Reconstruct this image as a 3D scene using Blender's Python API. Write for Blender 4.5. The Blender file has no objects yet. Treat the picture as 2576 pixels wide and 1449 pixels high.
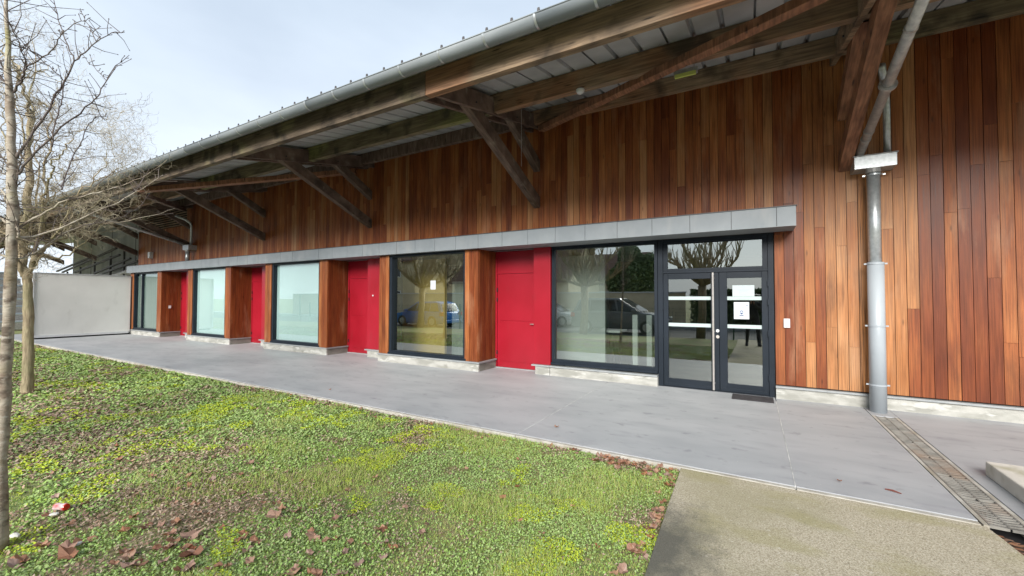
import bpy, math, random
import numpy as np
from mathutils import Vector, Matrix
random.seed(7); RNG = np.random.default_rng(11)
SC = bpy.context.scene
COL = SC.collection
R = math.radians

# ------------------------------------------------------------------ camera
f_px = 1048.18 / 2576.0
yaw, pit, roll = R(30.0104), R(1.43797), R(0.10772)
R0 = Vector((math.cos(yaw), math.sin(yaw), 0)); F0 = Vector((-math.sin(yaw), math.cos(yaw), 0)); U0 = Vector((0, 0, 1))
CF = F0 * math.cos(pit) + U0 * math.sin(pit); CU = U0 * math.cos(pit) - F0 * math.sin(pit)
CR = R0 * math.cos(roll) + CU * math.sin(roll); CU = CU * math.cos(roll) - R0 * math.sin(roll)
CAM = Vector((0, 0, 1.55))
cd = bpy.data.cameras.new('camera'); cam = bpy.data.objects.new('camera', cd); COL.objects.link(cam)
cd.sensor_fit = 'HORIZONTAL'; cd.sensor_width = 36.0; cd.lens = 36.0 * f_px
cd.clip_start = 0.03; cd.clip_end = 1500
m3 = Matrix((CR, CU, -CF)).transposed()
cam.matrix_world = Matrix.Translation(CAM) @ m3.to_4x4()
SC.camera = cam

# ------------------------------------------------------------------ sky, sun, exposure
SUN_EL, SUN_ROT = R(27), R(169)          # rotation measured clockwise from +Y
w = bpy.data.worlds.new('World'); SC.world = w; w.use_nodes = True
nt = w.node_tree; nt.nodes.clear()
def N(t, **k):
    n = nt.nodes.new(t)
    for a, b in k.items(): setattr(n, a, b)
    return n
out = N('ShaderNodeOutputWorld'); bg1 = N('ShaderNodeBackground'); bg2 = N('ShaderNodeBackground'); mx = N('ShaderNodeMixShader')
sky = N('ShaderNodeTexSky', sky_type='NISHITA', sun_disc=False, sun_elevation=SUN_EL, sun_rotation=SUN_ROT, air_density=1.0, dust_density=2.0)
nt.links.new(sky.outputs[0], bg1.inputs[0]); bg1.inputs[1].default_value = 0.06
tc = N('ShaderNodeTexCoord'); mp = N('ShaderNodeMapping'); mp.inputs['Scale'].default_value = (1.0, 1.0, 2.6)
nz = N('ShaderNodeTexNoise'); nz.inputs['Scale'].default_value = 1.7; nz.inputs['Detail'].default_value = 5; nz.inputs['Roughness'].default_value = 0.5
cr = N('ShaderNodeValToRGB')
cr.color_ramp.elements[0].position = 0.30; cr.color_ramp.elements[0].color = (0.86, 0.875, 0.90, 1)
cr.color_ramp.elements[1].position = 0.68; cr.color_ramp.elements[1].color = (1.14, 1.13, 1.11, 1)
nt.links.new(tc.outputs['Generated'], mp.inputs[0]); nt.links.new(mp.outputs[0], nz.inputs['Vector']); nt.links.new(nz.outputs[0], cr.inputs[0])
sp_ = N('ShaderNodeSeparateXYZ'); nt.links.new(tc.outputs['Generated'], sp_.inputs[0])
gr_ = N('ShaderNodeValToRGB'); gr_.color_ramp.elements[0].position = 0.0; gr_.color_ramp.elements[0].color = (0.218, 0.236, 0.256, 1)
gr_.color_ramp.elements[1].position = 0.62; gr_.color_ramp.elements[1].color = (0.145, 0.170, 0.200, 1); nt.links.new(sp_.outputs[2], gr_.inputs[0])
mq = N('ShaderNodeMix'); mq.data_type = 'RGBA'; mq.blend_type = 'MULTIPLY'; mq.inputs[0].default_value = 1.0; mq.clamp_result = False
nt.links.new(cr.outputs[0], mq.inputs[6]); nt.links.new(gr_.outputs[0], mq.inputs[7]); nt.links.new(mq.outputs[2], bg2.inputs[0]); bg2.inputs[1].default_value = 1.0
mx.inputs[0].default_value = 0.95
nt.links.new(bg1.outputs[0], mx.inputs[1]); nt.links.new(bg2.outputs[0], mx.inputs[2]); nt.links.new(mx.outputs[0], out.inputs[0])
sd = bpy.data.lights.new('sun', 'SUN'); sun = bpy.data.objects.new('sun', sd); COL.objects.link(sun)
sd.energy = 1.5; sd.angle = R(30); sd.color = (1.0, 0.96, 0.9)
sdir = Vector((math.sin(SUN_ROT) * math.cos(SUN_EL), math.cos(SUN_ROT) * math.cos(SUN_EL), math.sin(SUN_EL)))
sun.rotation_euler = sdir.to_track_quat('Z', 'Y').to_euler(); sun.location = (0, -20, 20)
SC.view_settings.view_transform = 'Standard'; SC.view_settings.look = 'None'
SC.view_settings.exposure = 2.25; SC.view_settings.gamma = 1.0; SC.view_settings.use_curve_mapping = False
SC.cycles.max_bounces = 8; SC.cycles.diffuse_bounces = 4; SC.cycles.transparent_max_bounces = 12; SC.cycles.use_denoising = True

# ------------------------------------------------------------------ helpers: materials
def mat(name, col, rough=0.6, col2=None, scale=6.0, stretch=(1, 1, 1), contrast=(0.35, 0.65), metal=0.0, bump=0.0, bscale=None, spec=0.5, detail=5,
        coord='Object', extra=None, bstretch=None):
    m = bpy.data.materials.new(name); m.use_nodes = True
    t = m.node_tree; p = t.nodes['Principled BSDF']
    p.inputs['Roughness'].default_value = rough; p.inputs['Metallic'].default_value = metal
    p.inputs['Specular IOR Level'].default_value = spec
    p.inputs['Base Color'].default_value = (*col, 1)
    tcn = t.nodes.new('ShaderNodeTexCoord')
    src = tcn.outputs['Object']
    if coord == 'World':
        g = t.nodes.new('ShaderNodeNewGeometry'); src = g.outputs['Position']
    if col2 is not None:
        mpn = t.nodes.new('ShaderNodeMapping'); mpn.inputs['Scale'].default_value = stretch
        n = t.nodes.new('ShaderNodeTexNoise'); n.inputs['Scale'].default_value = scale; n.inputs['Detail'].default_value = detail
        r = t.nodes.new('ShaderNodeValToRGB')
        r.color_ramp.elements[0].position = contrast[0]; r.color_ramp.elements[0].color = (*col, 1)
        r.color_ramp.elements[1].position = contrast[1]; r.color_ramp.elements[1].color = (*col2, 1)
        t.links.new(src, mpn.inputs[0]); t.links.new(mpn.outputs[0], n.inputs['Vector']); t.links.new(n.outputs[0], r.inputs[0])
        t.links.new(r.outputs[0], p.inputs['Base Color'])
        last = r.outputs[0]
        if extra:                                   # list of (colour, scale, lo, hi, amount, stretch)
            for (c3, s3, lo, hi, am, st) in extra:
                mp3 = t.nodes.new('ShaderNodeMapping'); mp3.inputs['Scale'].default_value = st
                mp3.inputs['Location'].default_value = (s3, c3[0] * 50, s3 * 0.3)
                n3 = t.nodes.new('ShaderNodeTexNoise'); n3.inputs['Scale'].default_value = s3; n3.inputs['Detail'].default_value = 4
                rr = t.nodes.new('ShaderNodeMapRange'); rr.inputs[1].default_value = lo; rr.inputs[2].default_value = hi; rr.inputs[4].default_value = am
                mxx = t.nodes.new('ShaderNodeMix'); mxx.data_type = 'RGBA'; mxx.inputs[7].default_value = (*c3, 1)
                t.links.new(src, mp3.inputs[0]); t.links.new(mp3.outputs[0], n3.inputs['Vector']); t.links.new(n3.outputs[0], rr.inputs[0])
                t.links.new(rr.outputs[0], mxx.inputs[0]); t.links.new(last, mxx.inputs[6]); last = mxx.outputs[2]
            t.links.new(last, p.inputs['Base Color'])
    if bump > 0:
        nb = t.nodes.new('ShaderNodeTexNoise'); nb.inputs['Scale'].default_value = bscale or scale * 4; nb.inputs['Detail'].default_value = 4
        b = t.nodes.new('ShaderNodeBump'); b.inputs['Strength'].default_value = bump; b.inputs['Distance'].default_value = 0.01
        if bstretch:
            mb = t.nodes.new('ShaderNodeMapping'); mb.inputs['Scale'].default_value = bstretch
            t.links.new(src, mb.inputs[0]); t.links.new(mb.outputs[0], nb.inputs['Vector'])
        else: t.links.new(src, nb.inputs['Vector'])
        t.links.new(nb.outputs[0], b.inputs['Height']); t.links.new(b.outputs[0], p.inputs['Normal'])
    return m

def plank_mat(name, tones, rough=0.42, grain=1.0):
    """cedar boards: one tone per board (object random or 'tint' attribute), long grain, blotches"""
    m = bpy.data.materials.new(name); m.use_nodes = True; t = m.node_tree; p = t.nodes['Principled BSDF']; L = t.links.new
    def nn(x): return t.nodes.new(x)
    oi = nn('ShaderNodeObjectInfo'); at = nn('ShaderNodeAttribute'); at.attribute_name = 'tint'
    g = nn('ShaderNodeNewGeometry')
    ad = nn('ShaderNodeMath'); ad.operation = 'ADD'; L(oi.outputs['Random'], ad.inputs[0]); L(at.outputs['Fac'], ad.inputs[1])
    fr = nn('ShaderNodeMath'); fr.operation = 'FRACT'; L(ad.outputs[0], fr.inputs[0])
    # grain coordinates shifted per board
    off = nn('ShaderNodeVectorMath'); off.operation = 'SCALE'; off.inputs[0].default_value = (37.0, 11.0, 23.0); L(fr.outputs[0], off.inputs['Scale'])
    sh = nn('ShaderNodeVectorMath'); sh.operation = 'ADD'; L(g.outputs['Position'], sh.inputs[0]); L(off.outputs[0], sh.inputs[1])
    mp1 = nn('ShaderNodeMapping'); mp1.inputs['Scale'].default_value = (42, 42, 0.8); L(sh.outputs[0], mp1.inputs[0])
    n1 = nn('ShaderNodeTexNoise'); n1.inputs['Scale'].default_value = 2.2; n1.inputs['Detail'].default_value = 5; n1.inputs['Distortion'].default_value = 0.35; L(mp1.outputs[0], n1.inputs['Vector'])
    mp2 = nn('ShaderNodeMapping'); mp2.inputs['Scale'].default_value = (4, 4, 0.8); L(sh.outputs[0], mp2.inputs[0])
    n2 = nn('ShaderNodeTexNoise'); n2.inputs['Scale'].default_value = 1.3; n2.inputs['Detail'].default_value = 3; L(mp2.outputs[0], n2.inputs['Vector'])
    rp = nn('ShaderNodeValToRGB'); e = rp.color_ramp.elements
    e[0].position = 0; e[0].color = (*tones[0], 1); e[1].position = 1; e[1].color = (*tones[-1], 1)
    for i, c in enumerate(tones[1:-1]):
        x = e.new((i + 1) / (len(tones) - 1)); x.color = (*c, 1)
    # tone = random*0.75 + noise2*.4
    a1 = nn('ShaderNodeMath'); a1.operation = 'MULTIPLY_ADD'; L(n2.outputs[0], a1.inputs[0]); a1.inputs[1].default_value = 1.2; a1.inputs[2].default_value = -0.36
    a2 = nn('ShaderNodeMath'); a2.operation = 'ADD'; a2.use_clamp = True
    fr2 = nn('ShaderNodeMath'); fr2.operation = 'MULTIPLY'; fr2.inputs[1].default_value = 0.50; L(fr.outputs[0], fr2.inputs[0])
    L(fr2.outputs[0], a2.inputs[0]); L(a1.outputs[0], a2.inputs[1]); L(a2.outputs[0], rp.inputs[0])
    mr = nn('ShaderNodeMapRange'); mr.inputs[1].default_value = 0.35; mr.inputs[2].default_value = 0.65; mr.inputs[3].default_value = 1.0 - 0.42 * grain; mr.inputs[4].default_value = 1.14
    L(n1.outputs[0], mr.inputs[0])
    ml = nn('ShaderNodeMix'); ml.data_type = 'RGBA'; ml.blend_type = 'MULTIPLY'; ml.inputs[0].default_value = 1.0
    L(rp.outputs[0], ml.inputs[6]); L(mr.outputs[0], ml.inputs[7])
    # knots
    mpk = nn('ShaderNodeMapping'); mpk.inputs['Scale'].default_value = (7, 7, 1.6); L(sh.outputs[0], mpk.inputs[0])
    vo = nn('ShaderNodeTexVoronoi'); vo.inputs['Scale'].default_value = 1.0; L(mpk.outputs[0], vo.inputs['Vector'])
    p.inputs['Specular IOR Level'].default_value = 0.3
    # paler patches and dark stained patches that run down across the boards
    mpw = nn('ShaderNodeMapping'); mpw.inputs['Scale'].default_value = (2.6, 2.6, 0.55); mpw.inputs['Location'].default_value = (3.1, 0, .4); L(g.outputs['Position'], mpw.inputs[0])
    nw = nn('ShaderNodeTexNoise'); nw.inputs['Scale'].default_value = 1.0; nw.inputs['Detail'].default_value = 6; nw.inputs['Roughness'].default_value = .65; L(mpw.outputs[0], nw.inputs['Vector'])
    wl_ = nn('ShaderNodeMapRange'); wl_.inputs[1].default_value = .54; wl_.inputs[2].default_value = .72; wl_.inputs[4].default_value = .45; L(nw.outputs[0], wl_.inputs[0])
    wd_ = nn('ShaderNodeMapRange'); wd_.inputs[1].default_value = .46; wd_.inputs[2].default_value = .30; wd_.inputs[4].default_value = .55; L(nw.outputs[0], wd_.inputs[0])
    mk = nn('ShaderNodeMapRange'); mk.inputs[1].default_value = 0.03; mk.inputs[2].default_value = 0.10; mk.inputs[3].default_value = 0.45; mk.inputs[4].default_value = 1.0; L(vo.outputs['Distance'], mk.inputs[0])
    ml2 = nn('ShaderNodeMix'); ml2.data_type = 'RGBA'; ml2.blend_type = 'MULTIPLY'; ml2.inputs[0].default_value = 1.0
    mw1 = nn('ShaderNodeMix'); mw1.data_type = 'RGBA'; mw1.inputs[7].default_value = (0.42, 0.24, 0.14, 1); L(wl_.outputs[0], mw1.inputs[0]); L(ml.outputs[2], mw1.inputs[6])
    mw2 = nn('ShaderNodeMix'); mw2.data_type = 'RGBA'; mw2.inputs[7].default_value = (0.07, 0.02, 0.009, 1); L(wd_.outputs[0], mw2.inputs[0]); L(mw1.outputs[2], mw2.inputs[6])
    L(mw2.outputs[2], ml2.inputs[6]); L(mk.outputs[0], ml2.inputs[7]); L(ml2.outputs[2], p.inputs['Base Color'])
    rr = nn('ShaderNodeMapRange'); rr.inputs[3].default_value = rough - 0.08; rr.inputs[4].default_value = rough + 0.18; L(n1.outputs[0], rr.inputs[0]); L(rr.outputs[0], p.inputs['Roughness'])
    b = nn('ShaderNodeBump'); b.inputs['Strength'].default_value = 0.25; b.inputs['Distance'].default_value = 0.004; L(n1.outputs[0], b.inputs['Height']); L(b.outputs[0], p.inputs['Normal'])
    return m

def knots(m, s=2.4, st=(.8, 5, 5)):
    t = m.node_tree; p = t.nodes['Principled BSDF']; lk = p.inputs['Base Color'].links[0].from_socket; L = t.links.new
    g = t.nodes.new('ShaderNodeNewGeometry'); mp_ = t.nodes.new('ShaderNodeMapping'); mp_.inputs['Scale'].default_value = st; v = t.nodes.new('ShaderNodeTexVoronoi'); v.inputs['Scale'].default_value = s
    r_ = t.nodes.new('ShaderNodeMapRange'); r_.inputs[1].default_value = .06; r_.inputs[2].default_value = .16; r_.inputs[3].default_value = .22; r_.inputs[4].default_value = 1.0
    n = t.nodes.new('ShaderNodeTexNoise'); n.inputs['Scale'].default_value = 3.0; n.inputs['Detail'].default_value = 6; mn = t.nodes.new('ShaderNodeMapping'); mn.inputs['Scale'].default_value = (.7 if st[0] < 2 else 14, 14 if st[0] < 2 else 1.5, 14 if st[0] < 2 else 1.5)
    r2 = t.nodes.new('ShaderNodeMapRange'); r2.inputs[1].default_value = .32; r2.inputs[2].default_value = .68; r2.inputs[3].default_value = .55; r2.inputs[4].default_value = 1.2
    mu = t.nodes.new('ShaderNodeMath'); mu.operation = 'MULTIPLY'; mx_ = t.nodes.new('ShaderNodeMix'); mx_.data_type = 'RGBA'; mx_.blend_type = 'MULTIPLY'; mx_.inputs[0].default_value = 1
    L(g.outputs['Position'], mp_.inputs[0]); L(mp_.outputs[0], v.inputs['Vector']); L(v.outputs['Distance'], r_.inputs[0]); L(g.outputs['Position'], mn.inputs[0]); L(mn.outputs[0], n.inputs['Vector']); L(n.outputs[0], r2.inputs[0])
    L(r_.outputs[0], mu.inputs[0]); L(r2.outputs[0], mu.inputs[1]); L(lk, mx_.inputs[6]); L(mu.outputs[0], mx_.inputs[7]); L(mx_.outputs[2], p.inputs['Base Color'])

def glass_mat(name, ior=2.0, tint=(0.62, 0.68, 0.66)):
    m = bpy.data.materials.new(name); m.use_nodes = True; t = m.node_tree; t.nodes.clear()
    o = t.nodes.new('ShaderNodeOutputMaterial'); mi = t.nodes.new('ShaderNodeMixShader'); tr = t.nodes.new('ShaderNodeBsdfTransparent'); gl = t.nodes.new('ShaderNodeBsdfGlossy')
    fz = t.nodes.new('ShaderNodeFresnel'); fz.inputs['IOR'].default_value = ior
    tr.inputs[0].default_value = (*tint, 1); gl.inputs[0].default_value = (0.93, 1.0, 0.97, 1); gl.inputs['Roughness'].default_value = 0.006
    nb = t.nodes.new('ShaderNodeTexNoise'); nb.inputs['Scale'].default_value = 1.4; b = t.nodes.new('ShaderNodeBump'); b.inputs['Strength'].default_value = 0.06; b.inputs['Distance'].default_value = 0.01
    t.links.new(nb.outputs[0], b.inputs['Height']); t.links.new(b.outputs[0], gl.inputs['Normal'])
    ge = t.nodes.new('ShaderNodeNewGeometry'); inv = t.nodes.new('ShaderNodeMath'); inv.operation = 'SUBTRACT'; inv.inputs[0].default_value = 1.0; t.links.new(ge.outputs['Backfacing'], inv.inputs[1])
    mu = t.nodes.new('ShaderNodeMath'); mu.operation = 'MULTIPLY'; t.links.new(fz.outputs[0], mu.inputs[0]); t.links.new(inv.outputs[0], mu.inputs[1]); t.links.new(mu.outputs[0], mi.inputs[0]); t.links.new(tr.outputs[0], mi.inputs[1]); t.links.new(gl.outputs[0], mi.inputs[2]); t.links.new(mi.outputs[0], o.inputs[0])
    return m

def tint_mat(name, stops, rough=0.6, spec=0.35, trans=0.0):
    """colour picked by the per-face 'tint' attribute plus the object's random number"""
    m = bpy.data.materials.new(name); m.use_nodes = True; t = m.node_tree; p = t.nodes['Principled BSDF']
    at = t.nodes.new('ShaderNodeAttribute'); at.attribute_name = 'tint'; oi = t.nodes.new('ShaderNodeObjectInfo')
    ad = t.nodes.new('ShaderNodeMath'); ad.operation = 'ADD'; fr = t.nodes.new('ShaderNodeMath'); fr.operation = 'FRACT'
    t.links.new(at.outputs['Fac'], ad.inputs[0]); t.links.new(oi.outputs['Random'], ad.inputs[1]); t.links.new(ad.outputs[0], fr.inputs[0])
    rp = t.nodes.new('ShaderNodeValToRGB'); e = rp.color_ramp.elements
    e[0].position = 0; e[0].color = (*stops[0], 1); e[1].position = 1; e[1].color = (*stops[-1], 1)
    for i, c in enumerate(stops[1:-1]): e.new((i + 1) / (len(stops) - 1)).color = (*c, 1)
    t.links.new(fr.outputs[0], rp.inputs[0]); t.links.new(rp.outputs[0], p.inputs['Base Color'])
    p.inputs['Roughness'].default_value = rough; p.inputs['Specular IOR Level'].default_value = spec
    return m

CEDAR = [(0.125, 0.028, 0.009), (0.20, 0.052, 0.015), (0.275, 0.084, 0.024), (0.345, 0.122, 0.038), (0.42, 0.18, 0.066)]
M = {}
M['hedge_core'] = mat('hedge_core', (0.05, 0.06, 0.03), 0.9)
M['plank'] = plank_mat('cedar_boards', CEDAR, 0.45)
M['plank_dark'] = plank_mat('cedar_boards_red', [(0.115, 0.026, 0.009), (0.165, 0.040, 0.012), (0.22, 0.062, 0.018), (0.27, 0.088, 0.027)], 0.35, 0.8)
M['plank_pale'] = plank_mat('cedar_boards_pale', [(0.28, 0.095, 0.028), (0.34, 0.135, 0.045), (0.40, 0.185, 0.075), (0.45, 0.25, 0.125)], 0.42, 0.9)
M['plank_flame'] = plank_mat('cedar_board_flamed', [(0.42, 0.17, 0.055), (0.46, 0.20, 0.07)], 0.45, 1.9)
M['backing'] = mat('backing_board', (0.018, 0.011, 0.008), 0.9)
M['glulam'] = mat('weathered_timber', (0.20, 0.14, 0.09), 0.75, (0.34, 0.24, 0.155), 1.6, (1, 6, 6), bump=0.3, bscale=20, coord='World', bstretch=(0.6, 6, 6),
                  extra=[((0.27, 0.12, 0.055), 0.9, 0.48, 0.62, 0.7, (1, 1, 1)), ((0.045, 0.035, 0.025), 2.3, 0.56, 0.70, 0.75, (1, 1, 1))])
M['glulam_green'] = mat('timber_with_algae', (0.11, 0.085, 0.05), 0.8, (0.21, 0.17, 0.10), 1.8, (1, 5, 5), bump=0.3, bscale=20, coord='World', bstretch=(0.6, 6, 6),
                  extra=[((0.24, 0.25, 0.085), 1.1, 0.5, 0.64, 0.75, (1, 1, 1)), ((0.035, 0.028, 0.02), 2.6, 0.54, 0.66, 0.8, (1, 1, 1))])
M['glulam_old'] = mat('darkened_timber', (0.10, 0.072, 0.05), 0.8, (0.20, 0.15, 0.105), 1.8, (1, 5, 5), bump=0.3, bscale=20, coord='World', bstretch=(0.6, 6, 6),
                  extra=[((0.24, 0.21, 0.11), 1.3, 0.52, 0.64, 0.7, (1, 1, 1)), ((0.04, 0.03, 0.022), 2.6, 0.54, 0.66, 0.8, (1, 1, 1))])
M['bracket'] = mat('bracket_timber', (0.085, 0.05, 0.038), 0.8, (0.17, 0.115, 0.088), 3, (5, 1.2, 1.2), bump=0.35, bscale=14, coord='World',
                   extra=[((0.25, 0.21, 0.17), 5.0, 0.60, 0.72, 0.6, (1, 1, 1))])
M['bracket_orange'] = mat('bracket_timber_orange', (0.20, 0.085, 0.045), 0.7, (0.33, 0.155, 0.085), 3, (5, 1.2, 1.2), bump=0.3, bscale=14, coord='World',
                          extra=[((0.09, 0.05, 0.03), 3.0, 0.56, 0.72, 0.6, (1, 1, 1))])
for q_ in ('glulam', 'glulam_green', 'glulam_old'): knots(M[q_])
for q_ in ('bracket', 'bracket_orange'): knots(M[q_], 2.0, (5, 1.2, 1.2))
M['sheet'] = mat('roof_sheet', (0.34, 0.345, 0.36), 0.55, (0.44, 0.445, 0.455), 2.2, (1, 1, 1), coord='World', metal=0.1)
M['zinc'] = mat('zinc_gutter', (0.17, 0.195, 0.21), 0.6, (0.235, 0.26, 0.275), 2.5, (0.6, 3, 3), metal=0.0, coord='World',
                extra=[((0.12, 0.125, 0.12), 1.2, 0.52, 0.75, 0.5, (0.4, 1, 1))])
M['galva'] = mat('galvanised_steel', (0.40, 0.43, 0.44), 0.36, (0.52, 0.55, 0.56), 22, (1, 1, 1), metal=0.6, contrast=(0.35, 0.65), coord='World')
M['galva_dull'] = mat('dull_galvanised', (0.30, 0.30, 0.295), 0.5, (0.40, 0.395, 0.38), 18, (1, 1, 1), metal=0.45, contrast=(0.4, 0.6), coord='World')
M['grey_paint'] = mat('grey_paint', (0.31, 0.345, 0.375), 0.4, (0.35, 0.385, 0.415), 2, (1, 1, 1), coord='World')
M['fascia'] = mat('grey_fascia', (0.19, 0.215, 0.235), 0.55, (0.225, 0.25, 0.27), 3, coord='World', extra=[((0.27, 0.285, 0.29), 2.0, 0.56, 0.7, 0.5, (2, 1, 0.4))])
M['soffit'] = mat('soffit_panel', (0.20, 0.215, 0.225), 0.6)
M['flash'] = mat('dark_flashing', (0.055, 0.05, 0.05), 0.5)
M['cap'] = mat('plinth_cap_metal', (0.24, 0.26, 0.27), 0.45, (0.30, 0.315, 0.32), 6, coord='World')
M['plinth'] = mat('plinth_concrete', (0.26, 0.26, 0.235), 0.85, (0.38, 0.377, 0.35), 2.6, (1, 1, 2.6), contrast=(0.40, 0.60), bump=0.5, bscale=30, coord='World',
                  extra=[((0.47, 0.47, 0.445), 4.5, 0.55, 0.60, 0.8, (0.6, 1, 2.2)), ((0.19, 0.185, 0.16), 5, 0.60, 0.74, 0.7, (1, 1, 1))])
M['plinth_green'] = mat('plinth_stained', (0.17, 0.17, 0.145), 0.85, (0.27, 0.265, 0.235), 3, (1, 1, 2.5), bump=0.4, bscale=30, coord='World')
M['frame'] = mat('anthracite_frame', (0.010, 0.015, 0.022), 0.42, (0.014, 0.020, 0.029), 3, coord='World', spec=0.2)
M['red'] = mat('red_paint', (0.25, 0.006, 0.015), 0.30, (0.30, 0.009, 0.022), 1.3, coord='World', spec=0.5, bump=0.05, bscale=60,
                 extra=[((0.20, 0.02, 0.025), 5, 0.60, 0.8, 0.5, (1, 1, .3))])
M['steel'] = mat('brushed_steel', (0.62, 0.58, 0.55), 0.32, (0.70, 0.66, 0.63), 30, metal=0.8)
M['white'] = mat('white_plastic', (0.55, 0.56, 0.57), 0.4, (0.62, 0.63, 0.64), 4)
M['black'] = mat('black_rubber', (0.012, 0.012, 0.013), 0.7)
M['glass'] = glass_mat('window_glass', 4.4, (0.88, 0.93, 0.91))
M['glass_blind'] = glass_mat('blind_window_glass', 3.1, (0.86, 0.92, 0.91))
M['glass_door'] = glass_mat('door_glass', 3.1, (0.45, 0.50, 0.49))
M['blind'] = mat('pale_blind', (0.68, 0.75, 0.76), 0.8, (0.72, 0.79, 0.80), 0.7, coord='World')
M['blind_grey'] = mat('grey_blind', (0.22, 0.245, 0.235), 0.8, (0.30, 0.32, 0.30), 2, (6, 1, 0.4), coord='World')
M['frost'] = mat('frosted_band', (0.38, 0.46, 0.455), 0.6)
M['paper'] = mat('paper', (0.52, 0.56, 0.60), 0.7)
M['paper_green'] = mat('paper_behind_glass', (0.42, 0.49, 0.50), 0.7)
M['ink'] = mat('navy_ink', (0.015, 0.05, 0.16), 0.6)
M['ink_grey'] = mat('grey_ink', (0.30, 0.36, 0.38), 0.6)
M['in_white'] = mat('interior_white', (0.50, 0.51, 0.50), 0.7)
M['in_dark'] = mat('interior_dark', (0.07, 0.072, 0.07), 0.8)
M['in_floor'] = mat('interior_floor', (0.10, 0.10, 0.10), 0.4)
M['ochre'] = mat('ochre_panel', (0.62, 0.40, 0.12), 0.7)
M['slab'] = None
M['render'] = mat('pale_render', (0.63, 0.625, 0.60), 0.9, (0.69, 0.685, 0.66), 1.4, coord='World', bump=0.25, bscale=160, extra=[((0.36, 0.35, 0.32), 3, 0.6, 0.8, 0.4, (1, 1, 0.5))])
M['concrete'] = mat('old_concrete', (0.34, 0.35, 0.36), 0.85, (0.50, 0.51, 0.52), 1.2, (1, 1, 0.5), coord='World', bump=0.2)
M['bark_young'] = mat('young_bark', (0.20, 0.15, 0.11), 0.8, (0.40, 0.36, 0.29), 7, (1, 1, 1.5), coord='World', bump=0.6, bscale=34, bstretch=(1, 1, 3),
                      extra=[((0.27, 0.27, 0.09), 2.6, 0.54, 0.70, 0.65, (1, 1, 1)), ((0.09, 0.065, 0.045), 11, 0.54, 0.64, 0.85, (1, 1, 1.5)), ((0.46, 0.42, 0.36), 16, .58, .66, .7, (1, 1, 2))])
M['bark_willow'] = mat('willow_bark', (0.19, 0.145, 0.09), 0.85, (0.38, 0.31, 0.20), 9, (3, 3, 0.7), coord='World', bump=0.8, bscale=26, bstretch=(2, 2, 0.4),
                       extra=[((0.21, 0.21, 0.10), 1.6, 0.45, 0.65, 0.6, (1, 1, 1))])
M['twig'] = mat('bare_twigs', (0.06, 0.042, 0.042), 0.8, (0.13, 0.105, 0.085), 1.6, coord='World')
M['twig_willow'] = mat('willow_twigs', (0.20, 0.16, 0.10), 0.8, (0.42, 0.37, 0.26), 1.2, coord='World')

# slab: smooth grey concrete with darker trowelled clouds and small specks
M['slab'] = mat('smooth_concrete', (0.325, 0.338, 0.352), 0.6, (0.385, 0.397, 0.408), 1.1, (1, 2.2, 1), contrast=(0.36, 0.64), coord='World', bump=0.12, bscale=60,
                extra=[((0.25, 0.255, 0.28), 2.6, 0.54, 0.74, 0.6, (1, 2.5, 1)), ((0.20, 0.202, 0.22), 6, 0.62, 0.72, 0.6, (1, 1.3, 1)),
                       ((0.43, 0.435, 0.445), 0.8, 0.50, 0.70, 0.6, (0.5, 1, 1)), ((0.52, 0.52, 0.50), 30, 0.72, 0.75, 0.9, (1, 1, 1))])
M['slab_edge'] = mat('slab_edge', (0.36, 0.34, 0.30), 0.85, (0.50, 0.48, 0.43), 6, coord='World', bump=0.5, bscale=30,
                     extra=[((0.24, 0.20, 0.13), 3, 0.5, 0.7, 0.6, (1, 1, 1))])
M['joint'] = mat('pale_joint', (0.60, 0.60, 0.58), 0.9, (0.33, 0.33, 0.33), 5, coord='World')
M['aggregate'] = mat('exposed_aggregate', (0.27, 0.232, 0.155), 0.9, (0.54, 0.485, 0.37), 120, coord='World', contrast=(0.34, 0.62), bump=0.5, bscale=150,
                     extra=[((0.30, 0.275, 0.165), 0.9, 0.50, 0.62, 0.55, (1, 1, 1)), ((0.30, 0.275, 0.12), 1.7, 0.52, 0.64, 0.45, (1, 2.2, 1)), ((0.62, 0.59, 0.50), 60, 0.66, 0.70, 0.7, (1, 1, 1)), ((0.16, 0.13, 0.085), 48, 0.62, 0.68, 0.6, (1, 1, 1))])
M['block'] = mat('block_concrete', (0.52, 0.49, 0.43), 0.85, (0.62, 0.59, 0.53), 4, coord='World', bump=0.3, bscale=40, extra=[((0.26, 0.24, 0.12), 3.5, 0.50, 0.66, 0.6, (1, 1, 1))])
M['grate'] = mat('cast_grate', (0.15, 0.145, 0.13), 0.7, (0.26, 0.25, 0.225), 8, coord='World', extra=[((0.26, 0.15, 0.085), 2.4, 0.52, 0.70, 0.55, (1, 1, 1))])
M['soil'] = mat('dark_soil', (0.035, 0.022, 0.015), 0.95, (0.09, 0.05, 0.032), 14, coord='World', bump=1.0, bscale=30)
M['asphalt'] = mat('asphalt', (0.05, 0.05, 0.052), 0.85, (0.075, 0.075, 0.078), 3, coord='World')
M['beige'] = mat('beige_wall', (0.42, 0.36, 0.24), 0.85, (0.50, 0.43, 0.30), 2, coord='World')
M['roof_tile'] = mat('house_tiles', (0.10, 0.055, 0.04), 0.8, (0.16, 0.09, 0.06), 8, coord='World')
M['green_wire'] = mat('green_wire', (0.02, 0.07, 0.045), 0.5)
M['tyre'] = mat('tyre', (0.015, 0.015, 0.015), 0.8)
M['car_blue'] = mat('blue_car_paint', (0.03, 0.17, 0.52), 0.22)
M['car_grey'] = mat('grey_car_paint', (0.16, 0.175, 0.19), 0.22)
M['car_white'] = mat('white_car_paint', (0.6, 0.62, 0.63), 0.25)
M['car_glass'] = mat('car_glass', (0.02, 0.025, 0.03), 0.08)
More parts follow.
